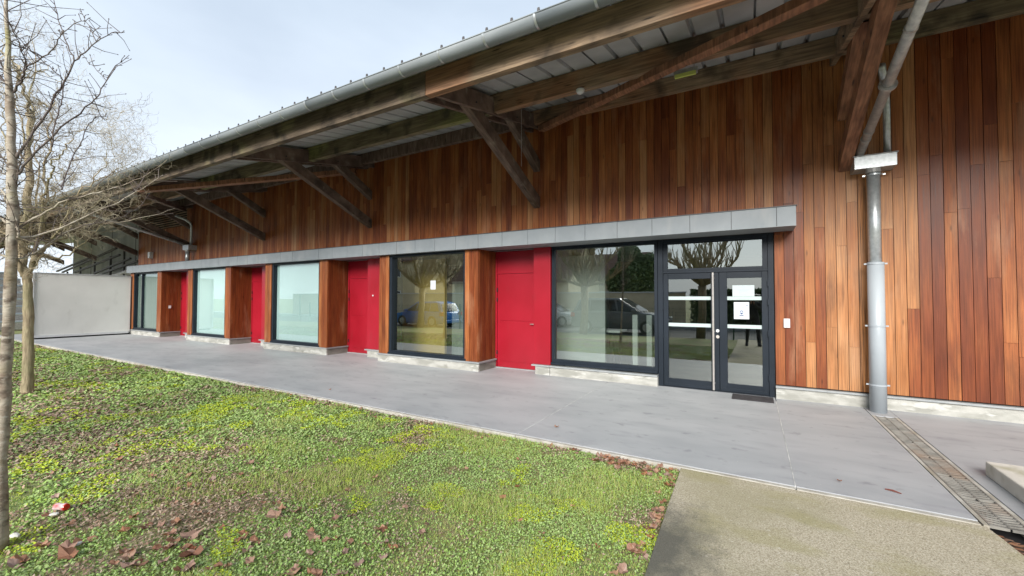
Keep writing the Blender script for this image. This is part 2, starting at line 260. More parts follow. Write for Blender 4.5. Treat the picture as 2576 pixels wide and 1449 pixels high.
M['lens_red'] = mat('red_lens', (0.5, 0.02, 0.01), 0.2)
M['bench_blue'] = mat('blue_grey_steps', (0.24, 0.29, 0.33), 0.6, (0.30, 0.35, 0.39), 3, coord='World')
def ground_mat():
    m = mat('lawn_soil', (0.18, 0.14, 0.075), 0.95, (0.33, 0.28, 0.15), 22, coord='World', contrast=(0.35, 0.65), bump=1.0, bscale=45,
            extra=[((0.19, 0.24, 0.07), 5.0, 0.46, 0.58, 0.8, (1, 1, 1)), ((0.14, 0.20, 0.055), 1.1, 0.46, 0.60, 0.75, (1, 1, 1)), ((0.20, 0.15, 0.10), 0.75, 0.56, 0.68, 0.6, (1, 1, 1))])
    return m
M['ground'] = ground_mat()
M['clover'] = tint_mat('clover_leaves', [(0.14, 0.22, 0.055), (0.20, 0.32, 0.075), (0.26, 0.40, 0.09), (0.33, 0.42, 0.17), (0.17, 0.28, 0.06)], 0.5)
M['grass'] = tint_mat('grass_blades', [(0.19, 0.29, 0.05), (0.26, 0.40, 0.06), (0.34, 0.44, 0.08), (0.45, 0.38, 0.19), (0.22, 0.36, 0.05)], 0.55)
M['moss'] = tint_mat('yellow_moss', [(0.34, 0.42, 0.03), (0.43, 0.51, 0.035), (0.49, 0.56, 0.05), (0.33, 0.44, 0.035)], 0.7)
M['litter'] = tint_mat('brown_litter', [(0.20, 0.12, 0.08), (0.29, 0.19, 0.13), (0.38, 0.27, 0.19), (0.46, 0.37, 0.27), (0.17, 0.10, 0.07)], 0.7)
M['leaf'] = tint_mat('dead_leaves', [(0.20, 0.085, 0.045), (0.29, 0.145, 0.08), (0.24, 0.15, 0.12), (0.38, 0.22, 0.13), (0.26, 0.095, 0.04), (0.31, 0.21, 0.165)], 0.5, 0.5)
M['foliage'] = tint_mat('dark_foliage', [(0.07, 0.10, 0.04), (0.10, 0.145, 0.055), (0.13, 0.18, 0.075)], 0.6)

# ------------------------------------------------------------------ helpers: meshes and tagging
class MB:
    def __init__(s): s.v = []; s.f = []; s.t = []
    def poly(s, pts, faces, tint=0.0):
        b = len(s.v); s.v += [tuple(p) for p in pts]; s.f += [tuple(b + i for i in f) for f in faces]; s.t += [tint] * len(faces)
    def box(s, x0, x1, y0, y1, z0, z1, tint=0.0):
        s.poly([(x0, y0, z0), (x1, y0, z0), (x1, y1, z0), (x0, y1, z0), (x0, y0, z1), (x1, y0, z1), (x1, y1, z1), (x0, y1, z1)],
               [(0, 3, 2, 1), (4, 5, 6, 7), (0, 1, 5, 4), (1, 2, 6, 5), (2, 3, 7, 6), (3, 0, 4, 7)], tint); return s
    def bar(s, p, q, w, h, up=(0, 0, 1), tint=0.0):
        p, q = Vector(p), Vector(q); d = (q - p).normalized(); sd_ = d.cross(Vector(up)).normalized(); u = sd_.cross(d).normalized()
        pts = [c + sd_ * a * w / 2 + u * b * h / 2 for c in (p, q) for a, b in ((-1, -1), (1, -1), (1, 1), (-1, 1))]
        s.poly(pts, [(0, 1, 2, 3), (7, 6, 5, 4), (0, 4, 5, 1), (1, 5, 6, 2), (2, 6, 7, 3), (3, 7, 4, 0)], tint); return s
    def tube(s, pts, rad, n=8, cap=True, tint=0.0):
        pts = [Vector(p) for p in pts]
        if not hasattr(rad, '__len__'): rad = [rad] * len(pts)
        b = len(s.v); ref = Vector((0.13, 0.31, 0.94)); prev = None
        for i, p in enumerate(pts):
            d = (pts[min(i + 1, len(pts) - 1)] - pts[max(i - 1, 0)]).normalized()
            a = (prev - d * prev.dot(d)) if prev is not None else d.cross(ref)
            if a.length < 1e-4: a = d.cross(Vector((1, 0, 0)))
            a.normalize(); prev = a; c = d.cross(a)
            for k in range(n):
                an = 2 * math.pi * k / n; s.v.append(tuple(p + (a * math.cos(an) + c * math.sin(an)) * rad[i]))
        for i in range(len(pts) - 1):
            for k in range(n):
                k2 = (k + 1) % n; s.f.append((b + i * n + k, b + i * n + k2, b + (i + 1) * n + k2, b + (i + 1) * n + k)); s.t.append(tint)
        if cap:
            s.f.append(tuple(b + k for k in range(n))[::-1]); e = b + (len(pts) - 1) * n; s.f.append(tuple(e + k for k in range(n))); s.t += [tint, tint]
        return s
    def extrude(s, prof, a, b_, axis='x', tint=0.0):
        """closed profile of 2D points swept between a and b_ along an axis"""
        n = len(prof)
        def P(c, u, v): return {'x': (c, u, v), 'y': (u, c, v), 'z': (u, v, c)}[axis]
        pts = [P(a, *q) for q in prof] + [P(b_, *q) for q in prof]
        s.poly(pts, [tuple(range(n))[::-1], tuple(range(n, 2 * n))] + [(i, (i + 1) % n, n + (i + 1) % n, n + i) for i in range(n)], tint); return s
    def sheet(s, ring_a, ring_b, tint=0.0):
        n = len(ring_a); s.poly(list(ring_a) + list(ring_b), [(i, i + 1, n + i + 1, n + i) for i in range(n - 1)], tint); return s

def link(name, me, m=None, parent=None):
    o = bpy.data.objects.new(name, me); COL.objects.link(o)
    if m is not None and not me.materials: me.materials.append(m)
    if parent is not None: o.parent = parent
    return o
def root_loc(p):
    l = Vector((0, 0, 0))
    while p is not None: l += p.location; p = p.parent
    return l
def obj(name, mb, m, parent=None, bevel=0.0, smooth=False, kind=None, label=None):
    me = bpy.data.meshes.new(name); off = root_loc(parent)
    me.from_pydata([tuple(Vector(v) - off) for v in mb.v] if off.length > 0 else mb.v, [], mb.f)
    if any(mb.t):
        a = me.attributes.new('tint', 'FLOAT', 'FACE'); a.data.foreach_set('value', mb.t)
    me.update()
    if smooth: me.shade_smooth()
    o = link(name, me, m, parent)
    if bevel:
        b = o.modifiers.new('bevel', 'BEVEL'); b.width = bevel; b.segments = 2; b.limit_method = 'ANGLE'
    if kind: o['kind'] = kind
    if label: o['label'] = label
    return o
def origin_to(o, loc):
    """move a mesh object's origin without moving its geometry"""
    loc = Vector(loc); o.data.transform(Matrix.Translation(-loc)); o.location = o.location + loc; return o
def tag(o, label, cat, group=None):
    o['label'] = label; o['category'] = cat
    if group: o['group'] = group
    return o
def thing(name, label, cat, loc=(0, 0, 0), group=None):
    o = bpy.data.objects.new(name, None); COL.objects.link(o); o.location = loc; o.empty_display_size = 0.2
    return tag(o, label, cat, group)
def sub(name, parent, loc=(0, 0, 0), label=None):
    o = bpy.data.objects.new(name, None); COL.objects.link(o); o.parent = parent; o.location = Vector(loc) - root_loc(parent); o.empty_display_size = 0.1
    if label: o['label'] = label
    return o
def struct(name, mb, m, **k):
    o = obj(name, mb, m, **k); o['kind'] = 'structure'; return o
def bx(x0, x1, y0, y1, z0, z1): return MB().box(x0, x1, y0, y1, z0, z1)

_unit = {}
def unit_box(key, m):
    if key not in _unit:
        me = bpy.data.meshes.new('board_' + key)
        c = 0.5
        me.from_pydata([(-c, -c, 0), (c, -c, 0), (c, c, 0), (-c, c, 0), (-c, -c, 1), (c, -c, 1), (c, c, 1), (-c, c, 1)], [],
                       [(0, 3, 2, 1), (4, 5, 6, 7), (0, 1, 5, 4), (1, 2, 6, 5), (2, 3, 7, 6), (3, 0, 4, 7)])
        me.materials.append(m); _unit[key] = me
    return _unit[key]
def piece(name, key, m, x, y, z, sx, sy, sz, parent):
    """a board from shared mesh data: centred in x and y, standing on z"""
    o = bpy.data.objects.new(name, unit_box(key, m)); COL.objects.link(o); o.parent = parent
    o.location = Vector((x, y, z)) - root_loc(parent); o.scale = (sx, sy, sz); return o

# ================================================================== GROUND
def vnoise(x, y, s, seed=0):
    """smooth value noise on arrays"""
    r = np.random.default_rng(seed); G = r.random((97, 97))
    u = np.asarray(x) / s + 31.3; v = np.asarray(y) / s + 47.7
    i = np.floor(u).astype(int); j = np.floor(v).astype(int); a = u - i; b = v - j
    a = a * a * (3 - 2 * a); b = b * b * (3 - 2 * b)
    i0, i1, j0, j1 = i % 97, (i + 1) % 97, j % 97, (j + 1) % 97
    return G[i0, j0] * (1 - a) * (1 - b) + G[i1, j0] * a * (1 - b) + G[i0, j1] * (1 - a) * b + G[i1, j1] * a * b
def lawn_z(x, y):
    x = np.asarray(x, float); y = np.asarray(y, float)
    return -0.045 + 0.02 * (vnoise(x, y, 1.3, 3) - .5) + 0.018 * (vnoise(x, y, .35, 4) - .5)

g = MB(); g.poly([(-700, -700, -0.16), (700, -700, -0.16), (700, 700, -0.16), (-700, 700, -0.16)], [(0, 1, 2, 3)])
struct('ground', g, M['ground'])
# lawn sheet with gentle relief
nx, ny = 260, 70
xs = -27 + (np.linspace(0, 1, nx) ** 0.6) * (27 - 0.50); ys = np.linspace(-2.6, 4.16, ny)
X, Y = np.meshgrid(xs, ys); Z = lawn_z(X, Y)
g = MB(); g.v = list(map(tuple, np.stack([X.ravel(), Y.ravel(), Z.ravel()], 1)))
g.f = [(j * nx + i, j * nx + i + 1, (j + 1) * nx + i + 1, (j + 1) * nx + i) for j in range(ny - 1) for i in range(nx - 1)]; g.t = [0] * len(g.f)
struct('lawn', g, M['ground'], smooth=True)
struct('lawn_beside_road', bx(1.37, 30, -2.6, 1.2, -0.155, -0.05), M['ground'])

# pavement slab in bays, joints recessed
slab = bpy.data.objects.new('pavement', None); COL.objects.link(slab); slab['kind'] = 'structure'; slab.location = (0, 0, 0)
jx = [-27.0, -22.6, -17.6, -12.35, -7.35, -2.35, 0.29, 1.355]
for a, b in zip(jx[:-1], jx[1:]):
    obj('concrete_slab', bx(a + .004, b - .004, 4.20, 8.3, -0.20, 0.0), M['slab'], slab, bevel=0.004)
    obj('edge_strip', bx(a + .004, b - .004, 4.145, 4.196, -0.20, -0.004), M['slab_edge'], slab, bevel=0.006)
for a, b in ((1.635, 5.3), (5.308, 9.0)):
    obj('concrete_slab', bx(a, b, 4.20, 8.3, -0.20, 0.0), M['slab'], slab, bevel=0.004)
    obj('edge_strip', bx(a, b, 4.145, 4.196, -0.20, -0.004), M['slab_edge'], slab, bevel=0.006)
for x in jx[1:-1]:
    obj('joint_filler', bx(x - .0042, x + .0042, 4.21, 7.5, -0.15, 0.0015 if x > -1 else -0.001), M['joint'], slab)

obj('concrete_slab', bx(1.359, 1.631, 7.285, 8.3, -0.20, 0.0), M['slab'], slab)
# concrete path of exposed aggregate
p = MB(); n = 16
pr = [(-0.59, 4.138), (-0.57, 3.3), (-0.545, 2.42), (-0.52, 1.2), (-0.5, 0.0), (-0.5, -2.6), (1.9, -2.6), (1.9, 0.5), (1.85, 2.2), (1.66, 2.9), (1.50, 3.35), (1.42, 3.7), (1.39, 4.0), (1.37, 4.138)]
p.extrude([(a, b) for a, b in pr], -0.16, -0.006, 'z')
struct('path', p, M['aggregate'], bevel=0.006)
g = MB(); nn_ = 40; xx = np.linspace(1.3, 9, nn_); yy = np.linspace(1.0, 4.15, 24); XX, YY = np.meshgrid(xx, yy)
ZZ = -0.13 + 0.05 * vnoise(XX, YY, .18, 9) + 0.03 * vnoise(XX, YY, .07, 19)
g.v = list(map(tuple, np.stack([XX.ravel(), YY.ravel(), ZZ.ravel()], 1))); g.f = [(j * nn_ + i, j * nn_ + i + 1, (j + 1) * nn_ + i + 1, (j + 1) * nn_ + i) for j in range(23) for i in range(nn_ - 1)]; g.t = [0] * len(g.f)
struct('planting_bed', g, M['soil'], smooth=True)
struct('road', bx(-90, 60, -8.6, -3.2, -0.155, -0.10), M['asphalt'])
struct('road_pavement', bx(-90, 60, -10.2, -8.7, -0.155, 0.0), M['slab'])
struct('verge', bx(-90, -27.2, -2.6, 9.0, -0.155, -0.06), M['ground'])

# ================================================================== DRAIN
dr = thing('channel_drain', 'long rusty cast grate channel drain running across the pavement from the downpipe', 'drain', (1.495, 5.7, 0))
obj('channel', MB().box(1.362, 1.39, 4.15, 7.28, -.15, -.003).box(1.60, 1.628, 4.15, 7.28, -.15, -.003), M['slab_edge'], dr)
obj('channel_bottom', bx(1.391, 1.599, 4.15, 7.28, -.15, -.09), M['black'], dr)
k = 0; gy = 4.155
while gy < 7.25:
    L_ = 0.5; mb = MB(); y1 = min(gy + L_ - .006, 7.27)
    mb.box(1.392, 1.402, gy, y1, -.02, .0); mb.box(1.588, 1.598, gy, y1, -.02, .0)
    mb.box(1.490, 1.500, gy, y1, -.02, -.0015); mb.box(1.402, 1.588, gy, gy + .008, -.02, -.001)
    yb = gy + .012
    while yb < y1 - .028:
        mb.bar((1.402, yb + .016, -.007), (1.490, yb, -.007), .020, .012); mb.bar((1.500, yb, -.007), (1.588, yb + .016, -.007), .020, .012); yb += .042
    obj('grate', mb, M['grate'], dr); gy += L_

# dark algae stain of its own shape along the left border of the path
tt = M['aggregate'].node_tree; pb = tt.nodes['Principled BSDF']; lk = pb.inputs['Base Color'].links[0].from_socket
gg = tt.nodes.new('ShaderNodeNewGeometry'); vs = tt.nodes.new('ShaderNodeMapping'); vs.inputs['Location'].default_value = (.52 * 1.9, -2.75 * .9, 0); vs.inputs['Scale'].default_value = (1.9, .9, 1)
vl = tt.nodes.new('ShaderNodeVectorMath'); vl.operation = 'LENGTH'; ns = tt.nodes.new('ShaderNodeTexNoise'); ns.inputs['Scale'].default_value = 7; ns.inputs['Detail'].default_value = 8; ns.inputs['Roughness'].default_value = .75
sb = tt.nodes.new('ShaderNodeMath'); sb.operation = 'SUBTRACT'; mr_ = tt.nodes.new('ShaderNodeMapRange'); mr_.inputs[1].default_value = -.25; mr_.inputs[2].default_value = .32; mr_.inputs[4].default_value = .85
mm_ = tt.nodes.new('ShaderNodeMix'); mm_.data_type = 'RGBA'; mm_.inputs[7].default_value = (.075, .075, .065, 1)
tt.links.new(gg.outputs['Position'], vs.inputs[0]); tt.links.new(vs.outputs[0], vl.inputs[0]); tt.links.new(gg.outputs['Position'], ns.inputs['Vector']); tt.links.new(ns.outputs[0], sb.inputs[0]); tt.links.new(vl.outputs['Value'], sb.inputs[1])
tt.links.new(sb.outputs[0], mr_.inputs[0]); tt.links.new(mr_.outputs[0], mm_.inputs[0]); tt.links.new(lk, mm_.inputs[6]); tt.links.new(mm_.outputs[2], pb.inputs['Base Color'])

# low concrete block at the right
bk = thing('concrete_block', 'low pale concrete block lying on the pavement right of the channel drain', 'concrete block', (2.6, 4.6, 0))
obj('block', bx(1.76, 4.2, 3.9, 5.31, 0.0, 0.125), M['block'], bk, bevel=0.012)

# ================================================================== THE BUILDING
B = thing('timber_clad_building', 'long low building clad in cedar boards with red doors under a wide eave', 'building', (-10, 7.8, 0))
def roof_z(y): return 4.68 + 0.2 * (y - 4.3)

# ---- body behind the skin
body = sub('building_shell', B, (-10, 9, 0))
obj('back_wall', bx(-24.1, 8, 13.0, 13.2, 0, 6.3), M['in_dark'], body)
obj('end_wall', bx(-24.1, -23.9, 7.95, 13.0, 0, 6.2), M['concrete'], body)
obj('end_wall', bx(7.8, 8, 7.9, 13.0, 0, 6.2), M['concrete'], body)
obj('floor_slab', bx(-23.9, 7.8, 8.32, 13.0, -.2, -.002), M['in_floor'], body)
obj('ceiling', bx(-23.9, 7.8, 8.06, 13.0, 2.70, 2.78), M['in_white'], body)
obj('header_wall', bx(-23.9, 7.8, 7.86, 8.05, 2.645, 2.9), M['backing'], body)
obj('partition', bx(-4.05, -3.95, 8.1, 13.0, 0, 2.69), M['in_white'], body)
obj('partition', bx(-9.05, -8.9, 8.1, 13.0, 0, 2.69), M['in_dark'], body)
obj('partition', bx(0.31, 0.42, 8.0, 13.0, 0, 2.69), M['in_white'], body)
obj('white_panel', bx(-3.94, -2.75, 8.75, 8.83, 0, 2.5), M['in_white'], body)
obj('ochre_panel', bx(-8.85, -7.0, 8.6, 8.68, 0, 2.6), M['ochre'], body)
obj('grey_panel', bx(-7.0, -6.3, 8.9, 8.98, 0, 2.0), M['blind_grey'], body)

# ---- upper cladding: boards of their own
clad = sub('cladding', B, (-10, 7.8, 2.9))
obj('backing', MB().box(-23.85, 7.9, 7.765, 7.85, 2.60, 5.36).box(0.30, 7.9, 7.765, 7.85, 0.17, 2.60), M['backing'], clad)
pw = 0.1295; cols = []
x = 0.30
xc = []
i = 0
while x + i * pw < 7.8: xc.append(x + (i + .5) * pw); i += 1
i = 1
while 0.30 - i * pw > -23.8: xc.append(0.30 - (i - .5) * pw); i += 1
boards = []
rr_ = random.Random(5)
for cx_ in xc:
    z = 0.215 if cx_ > 0.3 else 2.88
    zt = 5.33 if cx_ > -19.2 else 4.42
    first = True
    while z < zt - .02:
        Ln = rr_.uniform(.6, 3.4) if first else rr_.uniform(1.6, 4.0)
        first = False
        z1 = min(z + Ln, zt)
        if zt - z1 < .35: z1 = zt
        boards.append((cx_, z, z1)); z = z1
# visible size ~ area / distance^2
boards.sort(key=lambda b: -((b[2] - b[1]) / ((b[0]) ** 2 + 60)) if b[0] < 3.4 else 1)
rest = MB()
for idx, (cx_, z0, z1) in enumerate(boards):
    dy = rr_.uniform(-.0025, .0025)
    if idx < 300:
        key = 'plank'
        if cx_ > 0.3:
            c = int(round((cx_ - .3) / pw - .5))
            key = {0: 'plank', 1: 'plank_dark', 2: 'plank_dark', 13: 'plank_dark', 14: 'plank_dark', 16: 'plank_dark', 17: 'plank_dark', 18: 'plank_dark'}.get(c, 'plank_pale' if 3 <= c <= 12 else 'plank')
            if c == 8 and z0 < 1.8: key = 'plank_flame'
            if c in (4, 12, 15) and z0 < 1: key = 'plank'
        elif rr_.random() < .12: key = 'plank_pale'
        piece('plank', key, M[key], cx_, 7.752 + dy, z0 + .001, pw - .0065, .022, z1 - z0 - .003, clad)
    else:
        rest.box(cx_ - pw / 2 + .003, cx_ + pw / 2 - .003, 7.741 + dy, 7.763 + dy, z0 + .001, z1 - .002, tint=rr_.random())
obj('planks', rest, M['plank'], clad, kind='stuff')
# open slats over the last bay
sl = sub('louvre', B, (-21.4, 7.8, 4.4), )
for k in range(9):
    z = 4.47 + k * .095
    obj('slat', MB().bar((-23.8, 7.76, z), (-19.2, 7.76, z), .05, .03), M['glulam'], sl)

# ---- plinths
def plinth(x0, x1, yf, yb, parent, zt=.17, capout=.03, ret=False, m='plinth'):
    pl = sub('plinth', parent, ((x0 + x1) / 2, yf, 0))
    obj('concrete_base', bx(x0, x1, yf, yb, -.01, zt), M[m], pl, bevel=.004)
    obj('metal_cap', bx(x0 - .005, x1 + (capout if ret else .0), yf - capout, yb, zt + .001, zt + .028), M['cap'], pl, bevel=.002)
    return pl
def plinth_flat(x0, x1, yf, yb, parent, zt=.17, capout=.03, ret=0.0):
    obj('concrete_base', bx(x0, x1, yf, yb, -.01, zt), M['plinth'], parent, bevel=.004)
    obj('metal_cap', bx(x0 - .005, x1 + ret, yf - capout, yb, zt + .001, zt + .028), M['cap'], parent, bevel=.002)
plinth(0.30, 7.9, 7.715, 7.84, B)
plinth(-3.55, -1.47, 7.68, 7.86, B, zt=.17, capout=.03)

# ---- long canopy with its panels
can = sub('canopy', B, (-11, 7.2, 2.6))
obj('canopy_core', bx(-23.28, .54, 7.215, 7.738, 2.618, 2.89), M['backing'], can)
sp = .5887; xq = .55; first = True
edges = [0.55, 0.13]
xs_ = -1.45 + 0 * sp
q = -1.45
while q < 0.13 - .2: q += sp
q -= 0
e2 = [0.552]
v = -1.45 + 3 * sp
while v > -23.2: e2.append(v); v -= sp
e2.append(-23.29)
e2 = sorted(set(round(a, 4) for a in e2))
for a, b in zip(e2[:-1], e2[1:]):
    if b - a < .02: continue
    obj('fascia_panel', bx(a + .003, b - .003, 7.198 + random.uniform(-.0012, .0012), 7.214, 2.606, 2.893), M['fascia'], can)
obj('fascia_panel', bx(.5405, .554, 7.2155, 7.739, 2.606, 2.893), M['fascia'], can)
obj('soffit', bx(-23.28, .54, 7.216, 7.86, 2.607, 2.6175), M['soffit'], can)
obj('soffit', bx(-23.28, -3.6, 7.862, 8.06, 2.607, 2.640), M['soffit'], can)
obj('top_flashing', bx(-23.31, .565, 7.185, 7.745, 2.894, 2.906), M['flash'], can)

# ---- window bays
def frame_mb(x0, x1, z0, z1, y0, y1, t=.06, tb=None, tt=None):
    m = MB(); tb = tb or t; tt = tt or t
    m.box(x0, x0 + t, y0, y1, z0, z1); m.box(x1 - t, x1, y0, y1, z0, z1)
    m.box(x0 + t + .0005, x1 - t - .0005, y0 + .002, y1 - .002, z0, z0 + tb); m.box(x0 + t + .0005, x1 - t - .0005, y0 + .002, y1 - .002, z1 - tt, z1); return m
def bay(X0, blind=None, split=False):
    bY = 7.33
    b = sub('window_bay', B, (X0 + 1.5, bY, 0))
    plinth_flat(X0, X0 + 3.02, 7.30, 7.34, b, ret=.03)
    obj('concrete_base', bx(X0 + 2.985, X0 + 3.02, 7.341, 8.02, -.01, .17), M['plinth_green'], b)
    obj('metal_cap', bx(X0 + 2.99, X0 + 3.05, 7.341, 8.0, .171, .198), M['cap'], b)
    obj('concrete_base', bx(X0, X0 + .03, 7.341, 8.02, -.01, .17), M['plinth'], b)
    obj('metal_cap', bx(X0 + .03, X0 + 2.98, 7.341, 7.56, .171, .198), M['cap'], b)
    z0, z1 = .20, 2.604
    for k in range(3): piece('plank', 'plank', M['plank'], X0 + .055 + k * .11, bY + .011, z0, .106, .022, z1 - z0, b)
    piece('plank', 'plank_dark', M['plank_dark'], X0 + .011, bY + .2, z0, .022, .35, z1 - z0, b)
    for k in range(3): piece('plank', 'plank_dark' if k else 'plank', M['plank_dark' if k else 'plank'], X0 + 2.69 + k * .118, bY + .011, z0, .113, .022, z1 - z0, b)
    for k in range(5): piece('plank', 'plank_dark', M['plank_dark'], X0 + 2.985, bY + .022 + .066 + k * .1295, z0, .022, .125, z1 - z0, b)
    obj('backing', MB().box(X0 + .024, X0 + .33, 7.353, 7.40, .2, 2.6).box(X0 + 2.66, X0 + 2.972, 7.353, 7.40, .2, 2.6).box(X0 + 2.92, X0 + 2.972, 7.40, 8.06, .2, 2.6)
        .box(X0 + .024, X0 + .07, 7.40, 8.06, .2, 2.6), M['backing'], b)
    x0, x1 = X0 + .34, X0 + 2.655
    fr = frame_mb(x0, x1, .20, 2.60, 7.345, 7.50, .075, .085, .05)
    if split: fr.box(X0 + .98, X0 + 1.05, 7.38, 7.49, .29, 2.548)
    obj('window_frame', fr, M['frame'], b, bevel=.002)
    obj('sill', bx(x0 - .03, x1 + .01, 7.325, 7.344, .20, .245), M['frame'], b)
    obj('glass_pane', bx(x0 + .075, x1 - .075, 7.44, 7.447, .285, 2.55), M['glass_blind' if blind else 'glass'], b)
    if blind:
        obj('blind', bx(x0 + .076, x1 - .076, 7.462, 7.468, .286, 2.549), M[blind], b)
    return b
bay(-8.05)
bay(-13.04, 'blind')
bay(-18.04, 'blind')
bay(-23.25, 'blind_grey', True)

# ---- red doors
def red_door(x0, col_x0, col_x1, full_col, label=None):
    d = sub('red_door', B, (x0 + .5, 8.0, 0))
    obj('door_frame', MB().box(x0 + .001, x0 + .045, 7.985, 8.05, 0, 2.6).box(x0 + .046, x0 + 1.04, 7.988, 8.05, 2.105, 2.135), M['red'], d)
    obj('upper_panel', bx(x0 + .047, x0 + 1.04, 8.0, 8.04, 2.137, 2.6), M['red'], d)
    obj('door_leaf', MB().box(x0 + .050, x0 + 1.04, 8.0, 8.045, .02, 2.098), M['red'], d, bevel=.002)
    obj('face_panel', MB().box(x0 + .13, x0 + 1.02, 7.990, 7.9995, .16, 1.035).box(x0 + .13, x0 + 1.02, 7.990, 7.9995, 1.060, 1.99), M['red'], d, bevel=.001)
    for z in (1.70, 1.48, .30): obj('hinge', bx(x0 + .038, x0 + .060, 7.972, 7.984, z, z + .085), M['black'], d)
    hx = col_x0 - .20
    obj('handle', MB().tube([(hx + .13, 7.99, 1.0), (hx + .13, 7.945, 1.0), (hx, 7.945, 1.0)], .0095, 8).tube([(hx + .13, 7.993, 1.0), (hx + .13, 7.985, 1.0)], .026, 12), M['steel'], d)
    yf = 7.72
    obj('red_column', bx(col_x0, col_x1, yf, 8.06, .2, 2.604), M['red'], d, bevel=.004)
    obj('column_base', bx(col_x0 + .06, col_x1, yf - .04, 8.06, 0, .17), M['plinth'], d)
    obj('column_cap', bx(col_x0 - .02, col_x1, yf - .07, 8.06, .171, .199), M['cap'], d)
    obj('threshold', bx(x0, col_x0 + .06, 7.97, 8.06, -.01, .018), M['cap'], d)
    return d
d1 = red_door(-5.045, -3.94, -3.56, True)
for k, X in enumerate((-10.035, -15.035, -20.24)):
    dd = red_door(X, X + 1.11, X + 1.985 if k < 2 else X + 2.19, False)
# latch knob on the column beside the middle door
obj('key_switch', MB().tube([(-8.70, 7.72, 1.62), (-8.70, 7.70, 1.62)], .022, 10), M['white'], B)

# ---- entrance window
ew = sub('entrance_window', B, (-2.55, 7.8, .2))
obj('window_frame', frame_mb(-3.545, -1.475, .222, 2.604, 7.76, 7.86, .055, .10, .065), M['frame'], ew, bevel=.002)
obj('sill', bx(-3.545, -1.475, 7.715, 7.759, .222, .262), M['frame'], ew, bevel=.002)
obj('glass_pane', bx(-3.49, -1.53, 7.82, 7.827, .322, 2.54), M['glass'], ew)

# ---- entrance door
ed = sub('entrance_door', B, (-.6, 7.8, 0))
fr = MB(); fr.box(-1.47, -1.385, 7.775, 7.87, 0, 2.604); fr.box(.215, .292, 7.775, 7.87, 0, 2.604)
fr.box(-1.384, .214, 7.78, 7.868, 2.535, 2.604); fr.box(-1.384, .214, 7.78, 7.868, 2.0, 2.035); fr.box(-1.384, .214, 7.785, 7.868, 0, .012)
obj('door_frame', fr, M['frame'], ed, bevel=.002)
obj('transom_frame', frame_mb(-1.383, .213, 2.036, 2.534, 7.80, 7.86, .075, .045, .02), M['frame'], ed, bevel=.002)
obj('transom_pane', bx(-1.308, .138, 7.83, 7.836, 2.08, 2.515), M['glass'], ed)
def leaf(x0, x1, gx0, gx1):
    m = MB(); y0, y1 = 7.795, 7.855
    m.box(x0, gx0, y0, y1, .015, 1.997); m.box(gx1, x1, y0, y1, .015, 1.997); m.box(gx0 + .0005, gx1 - .0005, y0 + .002, y1 - .002, .015, .155); m.box(gx0 + .0005, gx1 - .0005, y0 + .002, y1 - .002, 1.895, 1.997)
    obj('door_leaf', m, M['frame'], ed, bevel=.003)
    obj('leaf_pane', bx(gx0, gx1, 7.825, 7.831, .155, 1.895), M['glass_door'], ed)
    obj('kick_rail', bx(x0 + .02, x1 - .02, 7.786, 7.7945, .022, .072), M['frame'], ed, bevel=.001)
    for z in (1.53, 1.065): obj('frosted_band', bx(gx0 + .001, gx1 - .001, 7.8215, 7.8245, z, z + .06), M['frost'], ed)
leaf(-1.382, -.492, -1.30, -.615)
leaf(-.486, .213, -.37, .125)
h = MB().tube([(-.578, 7.735, .03), (-.578, 7.735, 1.99)], .0175, 12)
for z in (.14, 1.0, 1.90): h.tube([(-.56, 7.80, z), (-.575, 7.74, z)], .009, 8)
obj('bar_handle', h, M['steel'], ed, smooth=False)
for z, rr2 in ((1.015, .026), (.915, .027)): obj('lock_rose', MB().tube([(-.515, 7.797, z), (-.515, 7.785, z)], rr2, 18), M['steel'] if z < 1 else M['white'], ed)
for z in (1.75, 1.45, .95, .25): obj('hinge', bx(.205, .222, 7.755, 7.774, z, z + .10), M['frame'], ed)
for z in (1.65, 1.35, .85): obj('hinge', bx(-1.392, -1.378, 7.758, 7.774, z, z + .09), M['frame'], ed)

# ---- roof sheet with ribs
ROOF = sub('roof', B, (-15, 6, 4.7))
def rib_profile(x0, x1, y):
    pts = []; z = roof_z(y); x = x0 - 0.0
    k = math.floor((x0 + 3.98) / .335)
    pts.append((x0, y, z))
    c = -3.98 + (k + 1) * .335
    while c < x1 - .06:
        pts += [(c - .034, y, z), (c - .016, y, z + .055), (c + .016, y, z + .055), (c + .034, y, z)]; c += .335
    pts.append((x1, y, z)); return pts
x = -50.0
rs = MB()
strip = []
while x < 9: strip.append(x); x += 1.005
sheets = [(-50.2, -24.08)] + []
c = -24.08
k = 0
while c < 9:
    sheets.append((c, c + 1.005)); c += 1.005
for i, (a, b) in enumerate(sheets):
    m = MB(); A0 = rib_profile(a - .012, b + .004, 3.98); A1 = rib_profile(a - .012, b + .004, 13.4)
    A0 = [(q[0], q[1], q[2] + .0015 * (i % 2)) for q in A0]; A1 = [(q[0], q[1], q[2] + .0015 * (i % 2)) for q in A1]
    m.sheet(A1, A0)
    o = obj('roof_sheet', m, M['sheet'], ROOF)
    so = o.modifiers.new('thick', 'SOLIDIFY'); so.thickness = .0025; so.offset = 1
for k in range(-34, 20):
    c = -3.98 + k * .335
    if c > -15: obj('rib_cap', MB().extrude([(c - .022, 4.60), (c - .012, 4.692), (c + .012, 4.692), (c + .022, 4.60)], 3.965, 3.978, 'y'), M['flash'], ROOF)
# ridge side so that no daylight falls from behind
obj('roof_back', bx(-50, 9, 13.3, 13.4, 5.9, 6.48), M['sheet'], ROOF)

